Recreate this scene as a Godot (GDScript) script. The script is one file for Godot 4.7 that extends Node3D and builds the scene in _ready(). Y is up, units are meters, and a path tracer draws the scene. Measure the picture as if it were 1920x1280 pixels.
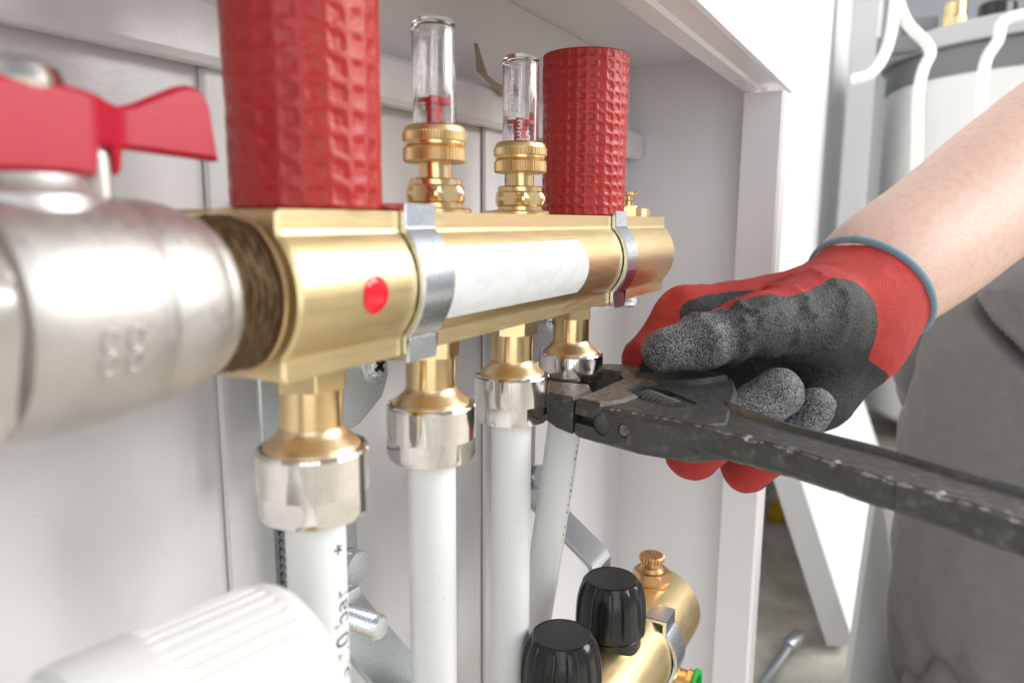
extends Node3D
# World axes: x runs along the brass manifold, y is up, z comes out of the cabinet towards the room. Metres.
# The camera stands at the origin, about level with the top of the manifold.

const ZA := -0.1265          # axis of the upper manifold
const ZL := -0.105           # axis of the lower manifold
const ZB := -0.185           # back panel of the cabinet

var M := {}                  # materials
var names := {}

# how the radius of a turned shape varies round its axis
class Round:
	func at(r: float, _h: float, _a: float) -> float:
		return r
class Hexagon extends Round:
	var flat := 0.0
	var turn := 0.0
	var below := 9.0
	func at(r: float, h: float, a: float) -> float:
		if h > below:
			return r
		var w := fposmod(a - turn, TAU / 6.0) - TAU / 12.0
		return minf(r, flat / cos(w))
class Knurled extends Round:
	var teeth := 10
	var deep := 0.0
	func at(r: float, _h: float, a: float) -> float:
		return r - (deep if fposmod(a * teeth / TAU, 1.0) < 0.38 else 0.0)
class Frayed extends Round:
	func at(r: float, h: float, a: float) -> float:
		return r + 0.00025 * sin(a * 7.0 + h * 3000.0) + 0.0002 * sin(a * 17.0 - h * 5000.0)
class Wrapped extends Round:
	func at(r: float, h: float, a: float) -> float:
		return r + 0.0005 * sin(a * 3.0 + h * 2000.0)
class KnobRibs extends Round:
	var turn := 0.0
	func at(r: float, h: float, a: float) -> float:
		var f := clampf((h - 0.0085) / 0.004, 0.0, 1.0) * clampf((0.0297 - h) / 0.002, 0.0, 1.0)
		var w := fposmod(a * 10.0 / TAU + turn, 1.0)
		return r - f * 0.0011 * smoothstep(0.0, 0.10, w) * (1.0 - smoothstep(0.52, 0.62, w))
class HeadRibs extends Round:
	func at(r: float, h: float, a: float) -> float:
		var w := fposmod(a * 42.0 / TAU, 1.0)
		var rib := 1.0 - smoothstep(0.28, 0.38, w) * (1.0 - smoothstep(0.62, 0.72, w))
		var f := clampf((h + 0.011) / 0.002, 0.0, 1.0) * clampf((0.0135 - h) / 0.004, 0.0, 1.0)
		var sector := smoothstep(0.02, 0.10, absf(fposmod(a * 4.0 / TAU, 1.0) - 0.5))
		return r - 0.0018 * f * (1.0 - rib) * sector

# ------------------------------------------------------------------ mesh building
class MB:
	var v := PackedVector3Array()
	var t := PackedInt32Array()
	func add(p: Vector3) -> int:
		v.append(p)
		return v.size() - 1
	func tri(a: int, b: int, c: int) -> void:
		if a != b and b != c and a != c:
			t.append(a); t.append(b); t.append(c)
	func quad(a: int, b: int, c: int, d: int) -> void:
		tri(a, b, c); tri(a, c, d)
	# rows of points joined to a sheet; wrap closes each row, cap closes first and last row with a fan
	func sheet(rows: Array, wrap := true, cap := true) -> void:
		var id := []
		for r in rows:
			var one: PackedVector3Array = r
			var ids := PackedInt32Array()
			if one.size() == 1:
				ids.append(add(one[0]))
			else:
				for p in one:
					ids.append(add(p))
			id.append(ids)
		for k in rows.size() - 1:
			var a: PackedInt32Array = id[k]
			var b: PackedInt32Array = id[k + 1]
			var n := maxi(a.size(), b.size())
			for j in (n if wrap else n - 1):
				var j2 := (j + 1) % n
				var a0 := a[j % a.size()]
				var a1 := a[j2 % a.size()]
				var b0 := b[j % b.size()]
				var b1 := b[j2 % b.size()]
				tri(a0, b0, b1); tri(a0, b1, a1)
		if cap:
			for e in [0, rows.size() - 1]:
				var ring: PackedInt32Array = id[e]
				if ring.size() < 3:
					continue
				var c := Vector3.ZERO
				for q in ring:
					c += v[q]
				var m := add(c / ring.size())
				for j in ring.size():
					var j2 := (j + 1) % ring.size()
					if e == 0:
						tri(m, ring[j], ring[j2])
					else:
						tri(m, ring[j2], ring[j])
	func lathe(prof: Array, seg: int, xf := Transform3D(), rf: Round = null, cap := true) -> void:
		var rows := []
		for k in prof.size():
			var p: Vector2 = prof[k]
			var row := PackedVector3Array()
			if p.x < 1e-6:
				row.append(xf * Vector3(0, p.y, 0))
			else:
				for j in seg:
					var a := TAU * j / seg
					var r: float = rf.at(p.x, p.y, a) if rf else p.x
					row.append(xf * Vector3(r * cos(a), p.y, r * sin(a)))
			rows.append(row)
		sheet(rows, true, cap)
	# polygon in local xy, pushed along local z from z0 to z1, edges chamfered
	func extrude(poly: PackedVector2Array, z0: float, z1: float, bev := 0.0, xf := Transform3D()) -> void:
		var pts := poly.duplicate()
		if Geometry2D.is_polygon_clockwise(pts):
			pts.reverse()
		var n := pts.size()
		var rings := []
		var levels := [[bev, z0], [0.0, z0 + bev], [0.0, z1 - bev], [bev, z1]] if bev > 0.0 else [[0.0, z0], [0.0, z1]]
		for l in levels:
			var ids := PackedInt32Array()
			for i in n:
				var p := pts[i]
				if l[0] > 0.0:
					var d1 := (p - pts[(i + n - 1) % n]).normalized()
					var d2 := (pts[(i + 1) % n] - p).normalized()
					var n1 := Vector2(d1.y, -d1.x)
					var n2 := Vector2(d2.y, -d2.x)
					p -= (n1 + n2) / maxf(0.35, 1.0 + n1.dot(n2)) * float(l[0])
				ids.append(add(xf * Vector3(p.x, p.y, l[1])))
			rings.append(ids)
		for k in rings.size() - 1:
			for i in n:
				var j := (i + 1) % n
				quad(rings[k][i], rings[k][j], rings[k + 1][j], rings[k + 1][i])
		var tr := Geometry2D.triangulate_polygon(pts)
		for i in range(0, tr.size(), 3):
			tri(rings[0][tr[i]], rings[0][tr[i + 2]], rings[0][tr[i + 1]])
			var e: PackedInt32Array = rings[rings.size() - 1]
			tri(e[tr[i]], e[tr[i + 1]], e[tr[i + 2]])
	func box(c: Vector3, s: Vector3, bev := 0.0006, basis := Basis()) -> void:
		var h := s / 2
		var b := minf(bev, minf(h.x, minf(h.y, h.z)) * 0.6)
		extrude(PackedVector2Array([Vector2(-h.x, -h.y), Vector2(h.x, -h.y), Vector2(h.x, h.y), Vector2(-h.x, h.y)]), -h.z, h.z, b, Transform3D(basis, c))
	func tube(path: Array, radii: Array, seg := 20, squash := 1.0, side := Vector3.UP) -> void:
		var rows := []
		var up := side
		for k in path.size():
			var p: Vector3 = path[k]
			var a: Vector3 = path[maxi(k - 1, 0)]
			var b: Vector3 = path[mini(k + 1, path.size() - 1)]
			var d := (b - a).normalized()
			var r: float = radii[mini(k, radii.size() - 1)]
			var s := (up - d * up.dot(d)).normalized()
			up = s
			var w := d.cross(s)
			var row := PackedVector3Array()
			for j in seg:
				var an := TAU * j / seg
				row.append(p + s * (r * cos(an) * squash) + w * (r * sin(an)))
			rows.append(row)
		sheet(rows)
	func append(o: MB, xf := Transform3D()) -> void:
		var at := v.size()
		for p in o.v:
			v.append(xf * p)
		for i in o.t:
			t.append(at + i)

# flips inside-out meshes, then gives corners sharp or smooth normals by the angle between faces
func done(mb: MB, crease := 32.0, closed := true) -> ArrayMesh:
	var v := mb.v
	var t := mb.t
	var nt := t.size() / 3
	if closed:
		var vol := 0.0
		for i in nt:
			vol += v[t[i * 3]].dot(v[t[i * 3 + 1]].cross(v[t[i * 3 + 2]]))
		if vol < 0.0:
			for i in nt:
				var x := t[i * 3 + 1]
				t[i * 3 + 1] = t[i * 3 + 2]
				t[i * 3 + 2] = x
	var cr := PackedVector3Array()
	var un := PackedVector3Array()
	cr.resize(nt); un.resize(nt)
	for i in nt:
		var a := v[t[i * 3]]
		var n := (v[t[i * 3 + 1]] - a).cross(v[t[i * 3 + 2]] - a)
		cr[i] = n * 1e6
		un[i] = cr[i].normalized()
	var arr := []
	arr.resize(Mesh.ARRAY_MAX)
	if crease >= 180.0:
		var vn := PackedVector3Array()
		vn.resize(v.size())
		for i in nt:
			for k in 3:
				vn[t[i * 3 + k]] += cr[i]
		for i in vn.size():
			vn[i] = vn[i].normalized()
		var ix := PackedInt32Array()
		ix.resize(t.size())
		for i in nt:
			ix[i * 3] = t[i * 3]; ix[i * 3 + 1] = t[i * 3 + 2]; ix[i * 3 + 2] = t[i * 3 + 1]
		arr[Mesh.ARRAY_VERTEX] = v
		arr[Mesh.ARRAY_NORMAL] = vn
		arr[Mesh.ARRAY_INDEX] = ix
	else:
		var first := PackedInt32Array()
		first.resize(v.size() + 1)
		for q in t:
			first[q + 1] += 1
		for i in v.size():
			first[i + 1] += first[i]
		var fill := first.duplicate()
		var list := PackedInt32Array()
		list.resize(t.size())
		for i in nt:
			for k in 3:
				var q := t[i * 3 + k]
				list[fill[q]] = i
				fill[q] += 1
		var lim := cos(deg_to_rad(crease))
		var ov := PackedVector3Array()
		var on := PackedVector3Array()
		ov.resize(t.size()); on.resize(t.size())
		var o := 0
		for i in nt:
			if cr[i].length_squared() < 1e-16:
				continue
			for k in [0, 2, 1]:
				var q := t[i * 3 + k]
				var s := Vector3.ZERO
				for e in range(first[q], first[q + 1]):
					var f := list[e]
					if un[f].dot(un[i]) > lim:
						s += cr[f]
				ov[o] = v[q]
				on[o] = s.normalized()
				o += 1
		ov.resize(o); on.resize(o)
		arr[Mesh.ARRAY_VERTEX] = ov
		arr[Mesh.ARRAY_NORMAL] = on
	var m := ArrayMesh.new()
	m.add_surface_from_arrays(Mesh.PRIMITIVE_TRIANGLES, arr)
	return m

# ------------------------------------------------------------------ naming
func numbered(n: String) -> String:
	names[n] = names.get(n, -1) + 1
	return n if names[n] == 0 else "%s_%03d" % [n, names[n]]

func thing(called: String, label: String, category: String, at := Vector3.ZERO, group := "") -> Node3D:
	var o := Node3D.new()
	o.name = numbered(called)
	add_child(o)
	o.position = at
	o.set_meta("label", label)
	o.set_meta("category", category)
	if group:
		o.set_meta("group", group)
	return o

func part(parent: Node3D, called: String, mesh: Mesh, mat: Material, label := "", world := true) -> MeshInstance3D:
	var o := MeshInstance3D.new()
	o.name = called
	o.mesh = mesh
	o.material_override = mat
	o.cast_shadow = GeometryInstance3D.SHADOW_CASTING_SETTING_ON
	parent.add_child(o, true)
	if world:                       # the mesh was built in world coordinates
		o.position = -parent.position if parent.get_parent() == self and parent is Node3D and not parent is MeshInstance3D else Vector3.ZERO
	if label:
		o.set_meta("label", label)
	return o

func structure(called: String, mesh: Mesh, mat: Material, label: String) -> MeshInstance3D:
	var o := MeshInstance3D.new()
	o.name = called
	o.mesh = mesh
	o.material_override = mat
	add_child(o)
	o.set_meta("kind", "structure")
	o.set_meta("label", label)
	return o

# ------------------------------------------------------------------ materials
func lin(r: float, g: float, b: float) -> Color:
	return Color(r, g, b).linear_to_srgb()

func noise(seed_: int, freq: float, stops: Array, cols: Array, type := FastNoiseLite.TYPE_SIMPLEX_SMOOTH, fractal := FastNoiseLite.FRACTAL_FBM, oct := 4, size := 512, warp := 0.0) -> NoiseTexture2D:
	var f := FastNoiseLite.new()
	f.seed = seed_
	f.noise_type = type
	f.frequency = freq
	f.fractal_type = fractal
	f.fractal_octaves = oct
	if warp > 0.0:
		f.domain_warp_enabled = true
		f.domain_warp_amplitude = warp
		f.domain_warp_frequency = freq
	var g := Gradient.new()
	g.offsets = PackedFloat32Array(stops)
	var c := PackedColorArray()
	for x in cols:
		c.append(x if x is Color else Color(x, x, x))
	g.colors = c
	var n := NoiseTexture2D.new()
	n.width = size
	n.height = size
	n.seamless = true
	n.noise = f
	n.color_ramp = g
	return n

func mat(called: String, col: Color, rough: float, metal := 0.0, spec := 0.5) -> StandardMaterial3D:
	var m := StandardMaterial3D.new()
	m.resource_name = called
	m.albedo_color = col
	m.roughness = rough
	m.metallic = metal
	m.metallic_specular = spec
	M[called] = m
	return m

func tex(m: StandardMaterial3D, scale: Vector3, albedo: Texture2D = null, rough: Texture2D = null, bump: Texture2D = null, bump_cm := 0.0) -> void:
	m.uv1_triplanar = true
	m.uv1_scale = scale
	m.uv1_triplanar_sharpness = 4.0
	if albedo:
		m.albedo_texture = albedo
	if rough:
		m.roughness_texture = rough
		m.roughness_texture_channel = BaseMaterial3D.TEXTURE_CHANNEL_RED
	if bump:
		m.heightmap_enabled = true
		m.heightmap_texture = bump
		m.heightmap_scale = bump_cm

func grey(a: float) -> Color:
	return lin(a, a, a)

func materials() -> void:
	var S := FastNoiseLite.TYPE_SIMPLEX_SMOOTH
	var soft := noise(3, 0.012, [0.0, 0.5, 1.0], [grey(0.86), grey(0.95), grey(1.0)])
	var streak := noise(11, 0.05, [0.2, 0.5, 0.8], [0.80, 0.90, 1.0])
	var fine := noise(12, 0.09, [0.0, 1.0], [0.0, 1.0])
	var spots := noise(21, 0.03, [0.0, 0.30, 0.36, 1.0], [lin(0.55, 0.42, 0.30), lin(0.75, 0.66, 0.55), lin(1, 1, 1), lin(1, 1, 1)], S, FastNoiseLite.FRACTAL_FBM, 5)
	var m := mat("brass_bar", lin(0.85, 0.665, 0.365), 0.40, 1.0)
	tex(m, Vector3(2.5, 70, 70), soft, streak)
	m = mat("brass_turned", lin(0.84, 0.61, 0.32), 0.26, 1.0)
	tex(m, Vector3(10, 260, 10), soft, streak)
	m = mat("brass_cast", lin(0.80, 0.58, 0.35), 0.40, 1.0)
	tex(m, Vector3(12, 260, 12), soft, streak)
	m = mat("brass_knurled", lin(0.72, 0.52, 0.26), 0.42, 1.0)
	tex(m, Vector3(90, 90, 90), soft)
	m = mat("brass_tarnished", lin(0.70, 0.43, 0.22), 0.4, 1.0)
	tex(m, Vector3(80, 80, 80), spots, null, fine, 0.001)
	m = mat("nickel_nut", lin(0.76, 0.73, 0.69), 0.13, 1.0)
	tex(m, Vector3(26, 26, 26), noise(31, 0.02, [0.0, 0.30, 0.45, 1.0], [lin(0.92, 0.90, 0.88), lin(0.97, 0.97, 0.96), lin(1, 1, 1), lin(1, 1, 1)]), streak)
	m = mat("nickel_valve", lin(0.60, 0.575, 0.55), 0.56, 1.0)
	tex(m, Vector3(14, 14, 14), soft, streak)
	m = mat("hemp_thread", lin(0.20, 0.13, 0.07), 0.6, 0.5)
	tex(m, Vector3(200, 60, 60), noise(35, 0.05, [0.0, 0.5, 1.0], [lin(0.35, 0.3, 0.25), lin(0.8, 0.75, 0.65), lin(1, 1, 1)]), null, fine, 0.006)
	m = mat("zinc", lin(0.78, 0.82, 0.86), 0.30, 1.0)
	tex(m, Vector3(55, 55, 55), noise(41, 0.02, [0.0, 0.4, 0.6, 1.0], [lin(0.88, 0.91, 0.94), lin(0.95, 0.96, 0.98), lin(1, 1, 1), lin(1, 0.98, 0.95)]), streak)
	m = mat("zinc_dull", lin(0.55, 0.58, 0.60), 0.42, 1.0)
	tex(m, Vector3(45, 45, 45), noise(42, 0.03, [0.0, 0.3, 0.42, 1.0], [lin(0.80, 0.80, 0.79), lin(0.92, 0.93, 0.94), lin(1, 1, 1), lin(1, 1, 1)], S, FastNoiseLite.FRACTAL_FBM, 3), streak)
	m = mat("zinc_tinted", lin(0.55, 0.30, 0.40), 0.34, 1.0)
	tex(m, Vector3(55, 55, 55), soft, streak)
	m = mat("red_cap", lin(0.45, 0.018, 0.015), 0.27, 0.0, 0.5)
	tex(m, Vector3(70, 70, 70), noise(51, 0.03, [0.0, 0.5, 1.0], [lin(0.70, 0.55, 0.5), lin(0.95, 0.92, 0.9), lin(1, 1, 1)]), null, noise(52, 0.04, [0.0, 1.0], [0.0, 1.0]), 0.012)
	m = mat("red_handle", lin(0.46, 0.008, 0.030), 0.42)
	tex(m, Vector3(60, 60, 60), soft, null, fine, 0.003)
	m = mat("red_float", lin(0.62, 0.015, 0.02), 0.3)
	m = mat("red_sticker", lin(0.70, 0.015, 0.03), 0.12)
	m = mat("white_print", lin(0.85, 0.85, 0.85), 0.5)
	m = mat("label_paper", lin(0.68, 0.685, 0.69), 0.4)
	tex(m, Vector3(12, 22, 22), noise(61, 0.012, [0.0, 0.40, 0.43, 1.0], [lin(0.92, 0.922, 0.926), lin(0.95, 0.952, 0.955), lin(1, 1, 1), lin(1, 1, 1)], S, FastNoiseLite.FRACTAL_FBM, 4), null, fine, 0.003)
	m = mat("cabinet_paint", lin(0.79, 0.785, 0.80), 0.24)
	tex(m, Vector3(20, 20, 20), noise(71, 0.03, [0.0, 0.09, 0.11, 1.0], [lin(0.72, 0.71, 0.70), lin(0.92, 0.92, 0.92), lin(1, 1, 1), lin(1, 1, 1)]), null, noise(72, 0.045, [0.0, 1.0], [0.0, 1.0]), 0.0035)
	m = mat("pipe_white", lin(0.80, 0.81, 0.80), 0.34)
	tex(m, Vector3(40, 12, 40), noise(81, 0.02, [0.0, 0.06, 0.09, 1.0], [lin(0.62, 0.6, 0.56), lin(0.93, 0.93, 0.92), lin(1, 1, 1), lin(1, 1, 1)], S, FastNoiseLite.FRACTAL_FBM, 4))
	m = mat("print_ink", lin(0.05, 0.05, 0.09), 0.6)
	m = mat("head_white", lin(0.82, 0.81, 0.79), 0.42)
	m = mat("knob_black", lin(0.012, 0.012, 0.013), 0.27)
	tex(m, Vector3(50, 34, 50), null, noise(92, 0.03, [0.0, 1.0], [0.7, 1.0]))
	m = mat("steel_black", lin(0.15, 0.15, 0.147), 0.56, 0.45)
	tex(m, Vector3(16, 16, 16), noise(101, 0.02, [0.0, 0.5, 0.68, 0.80, 1.0], [lin(0.44, 0.44, 0.43), lin(0.48, 0.48, 0.47), lin(0.52, 0.52, 0.50), lin(0.72, 0.72, 0.70), lin(1, 1, 1)], S, FastNoiseLite.FRACTAL_FBM, 6), noise(102, 0.03, [0.0, 1.0], [0.6, 1.0]), noise(103, 0.05, [0.0, 1.0], [0.0, 1.0], S, FastNoiseLite.FRACTAL_FBM, 5), 0.010)
	m = mat("steel_worn", lin(0.30, 0.26, 0.235), 0.55, 0.6)
	tex(m, Vector3(26, 26, 26), noise(104, 0.02, [0.0, 0.4, 0.6, 1.0], [lin(0.35, 0.31, 0.28), lin(0.55, 0.49, 0.45), lin(0.75, 0.70, 0.66), lin(1, 1, 1)], S, FastNoiseLite.FRACTAL_FBM, 6), noise(105, 0.03, [0.0, 1.0], [0.6, 1.0]), noise(106, 0.05, [0.0, 1.0], [0.0, 1.0]), 0.008)
	m = mat("steel_bare", lin(0.42, 0.41, 0.39), 0.45, 0.9)
	tex(m, Vector3(60, 60, 60), noise(107, 0.03, [0.0, 0.45, 0.6, 1.0], [lin(0.3, 0.29, 0.28), lin(0.6, 0.59, 0.57), lin(1, 1, 1), lin(1, 1, 1)]))
	m = mat("steel_pit", lin(0.02, 0.02, 0.02), 0.7, 0.4)
	m = mat("glove_knit", lin(0.80, 0.045, 0.035), 0.75)
	var ki := Image.create(256, 256, false, Image.FORMAT_RGB8)
	var kh := Image.create(256, 256, false, Image.FORMAT_RGB8)
	for y in 256:
		for x in 256:
			var row := floori(y / 8.0)
			var fx := fposmod(x / 16.0 + (0.5 if row % 2 == 1 else 0.0), 1.0) - 0.5
			var fy := fposmod(y / 8.0, 1.0) - 0.5
			var hgt := clampf(1.15 - 2.1 * sqrt(fx * fx * 0.9 + fy * fy), 0.0, 1.0)
			kh.set_pixel(x, y, Color(hgt, hgt, hgt))
			var g := lerpf(0.42, 1.0, hgt)
			ki.set_pixel(x, y, lin(g, g * 0.95, g * 0.95))
	tex(m, Vector3(46, 46, 46), ImageTexture.create_from_image(ki), null, ImageTexture.create_from_image(kh), 0.05)
	m.rim_enabled = true
	m.rim = 0.3
	m.rim_tint = 0.6
	m = mat("glove_rubber", lin(1, 1, 1), 0.62)
	m.vertex_color_use_as_albedo = true
	tex(m, Vector3(34, 34, 34), noise(121, 0.040, [0.0, 0.62, 0.84, 1.0], [lin(0.07, 0.07, 0.073), lin(0.11, 0.113, 0.12), lin(0.62, 0.64, 0.66), lin(1, 1, 1)], S, FastNoiseLite.FRACTAL_RIDGED, 1, 512, 22.0), null, noise(121, 0.040, [0.0, 1.0], [0.0, 1.0], S, FastNoiseLite.FRACTAL_RIDGED, 1, 512, 22.0), 0.05)
	m = mat("glove_hem", lin(0.26, 0.40, 0.50), 0.8)
	tex(m, Vector3(300, 300, 300), soft, null, fine, 0.02)
	m = mat("skin", lin(0.72, 0.49, 0.40), 0.5)
	tex(m, Vector3(22, 22, 22), noise(131, 0.015, [0.0, 0.35, 0.6, 1.0], [lin(0.95, 0.80, 0.75), lin(0.98, 0.93, 0.91), lin(1, 1, 1), lin(1, 1, 1)], S, FastNoiseLite.FRACTAL_FBM, 5), null, noise(132, 0.05, [0.0, 1.0], [0.0, 1.0]), 0.012)
	m = mat("trouser_cloth", lin(0.22, 0.212, 0.212), 0.85)
	tex(m, Vector3(12, 12, 12), soft, null, noise(141, 0.1, [0.0, 1.0], [0.0, 1.0]), 0.02)
	m = mat("wall_white", lin(0.85, 0.85, 0.84), 0.8)
	m = mat("tank_white", lin(0.84, 0.84, 0.84), 0.35)
	m = mat("tank_grey", lin(0.20, 0.21, 0.22), 0.6)
	m = mat("tank_lid", lin(0.55, 0.56, 0.57), 0.6)
	m = mat("hose_white", lin(0.84, 0.84, 0.82), 0.4)
	m = mat("floor_concrete", lin(0.70, 0.67, 0.61), 0.85)
	tex(m, Vector3(1.2, 1.2, 1.2), noise(151, 0.015, [0.0, 0.40, 0.6, 1.0], [lin(0.5, 0.46, 0.40), lin(0.78, 0.75, 0.70), lin(0.95, 0.94, 0.92), lin(1, 1, 1)], S, FastNoiseLite.FRACTAL_FBM, 5))
	m = mat("paper_brown", lin(0.36, 0.29, 0.23), 0.8)
	m = mat("green_cap", lin(0.01, 0.40, 0.06), 0.4)
	m = mat("yellow", lin(0.75, 0.45, 0.02), 0.5)
	m = mat("window_frame", lin(0.10, 0.10, 0.11), 0.5)
	m = mat("copper", lin(0.75, 0.36, 0.22), 0.4, 1.0)
	m = mat("clear", Color(1, 1, 1, 0.0), 0.03)
	m.transparency = BaseMaterial3D.TRANSPARENCY_ALPHA
	m.refraction_enabled = true
	m.refraction_scale = 0.049

# ------------------------------------------------------------------ shared shapes
func arc(c: Vector2, r: float, a0: float, a1: float, n: int) -> Array:
	var out := []
	for i in n + 1:
		var a := deg_to_rad(lerpf(a0, a1, float(i) / n))
		out.append(c + Vector2(cos(a), sin(a)) * r)
	return out

# outline of a manifold bar, z forward as x, y as y, around its own middle (17.5 mm half height)
func bar_outline(grow := 0.0) -> PackedVector2Array:
	var p := []
	for s in [1, -1]:
		var one := [Vector2(0.0155 + grow, 0.0175 + grow), Vector2(0.0155 + grow, 0.0136 + grow * 0.4), Vector2(0.0156 + grow, 0.0131 + grow * 0.4)]
		for q in arc(Vector2(0.0036, 0), 0.0174 + grow, 45.5, 0, 12):
			one.append(q)
		if s == -1:
			one.reverse()
			for q in one.slice(1):
				p.append(Vector2(q.x, -q.y))
		else:
			p.append_array(one)
	var back := []
	for q in p:
		back.append(Vector2(-q.x, q.y))
	back.reverse()
	p.append_array(back)
	return PackedVector2Array(p)

func bar_mesh(x0: float, x1: float, c: Vector2) -> ArrayMesh:
	var mb := MB.new()
	# local x -> world z, local y -> world y, local z -> world x
	mb.extrude(bar_outline(), x0, x1, 0.0008, Transform3D(Basis(Vector3(0, 0, 1), Vector3(0, 1, 0), Vector3(1, 0, 0)), Vector3(0, c.y, c.x)))
	return done(mb, 26.0)

func hexr(flat: float, turn: float, below := 9.0) -> Round:
	var h := Hexagon.new()
	h.flat = flat
	h.turn = turn
	h.below = below
	return h

func knurl(teeth: int, deep: float) -> Round:
	var k := Knurled.new()
	k.teeth = teeth
	k.deep = deep
	return k

# printed text bent round a cylinder: along = running up the pipe instead of round it
func round_text(s: String, size: float, r: float, turn: float, at: Vector3, along: bool) -> ArrayMesh:
	var tm := TextMesh.new()
	var f := SystemFont.new()
	f.font_names = PackedStringArray(["Droid Sans"])
	tm.font = f
	tm.text = s
	tm.font_size = 32
	tm.pixel_size = size / 32.0
	tm.depth = 0.00006
	tm.curve_step = 2.0
	var ar := tm.get_mesh_arrays()
	var v: PackedVector3Array = ar[Mesh.ARRAY_VERTEX]
	var idx: PackedInt32Array = ar[Mesh.ARRAY_INDEX] if ar[Mesh.ARRAY_INDEX] != null else PackedInt32Array(range(v.size()))
	for i in v.size():
		var p := v[i]
		var u := p.x
		var w := p.y
		if along:
			u = -p.y
			w = p.x
		var an := turn - u / r
		v[i] = at + Vector3(cos(an) * (r + p.z + 0.00008), w, sin(an) * (r + p.z + 0.00008))
	var a := []
	a.resize(Mesh.ARRAY_MAX)
	a[Mesh.ARRAY_VERTEX] = v
	var nn := PackedVector3Array()
	for p in v:
		nn.append(Vector3(p.x - at.x, 0, p.z - at.z).normalized())
	a[Mesh.ARRAY_NORMAL] = nn
	a[Mesh.ARRAY_INDEX] = idx
	var m := ArrayMesh.new()
	m.add_surface_from_arrays(Mesh.PRIMITIVE_TRIANGLES, a)
	return m

# a strip of sheet metal: centre line in (z, y), thickness, from x0 to x1
func strip_mesh(line: Array, thick: float, x0: float, x1: float, bev := 0.0004) -> MB:
	var l := []
	var r := []
	for i in line.size():
		var p: Vector2 = line[i]
		var d1: Vector2 = (p - line[i - 1]).normalized() if i > 0 else (line[1] - p).normalized()
		var d2: Vector2 = (line[i + 1] - p).normalized() if i < line.size() - 1 else d1
		var n1 := Vector2(-d1.y, d1.x)
		var n2 := Vector2(-d2.y, d2.x)
		var o := (n1 + n2) / maxf(0.5, 1.0 + n1.dot(n2)) * thick / 2
		l.append(p + o)
		r.append(p - o)
	r.reverse()
	l.append_array(r)
	var mb := MB.new()
	mb.extrude(PackedVector2Array(l), x0, x1, bev, Transform3D(Basis(Vector3(0, 0, 1), Vector3(0, 1, 0), Vector3(1, 0, 0)), Vector3.ZERO))
	return mb

func bezier(a: Vector3, b: Vector3, c: Vector3, d: Vector3, n: int) -> Array:
	var out := []
	for i in n + 1:
		out.append(a.bezier_interpolate(b, c, d, float(i) / n))
	return out

# smooth path through points
func through(pts: Array, per: int) -> Array:
	var cv := Curve3D.new()
	for i in pts.size():
		var a: Vector3 = pts[maxi(i - 1, 0)]
		var b: Vector3 = pts[mini(i + 1, pts.size() - 1)]
		cv.add_point(pts[i], -(b - a) / 6.0, (b - a) / 6.0)
	var out := []
	for i in (pts.size() - 1) * per + 1:
		out.append(cv.sample(mini(i / per, pts.size() - 2), float(i) / per - mini(i / per, pts.size() - 2)))
	return out

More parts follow.
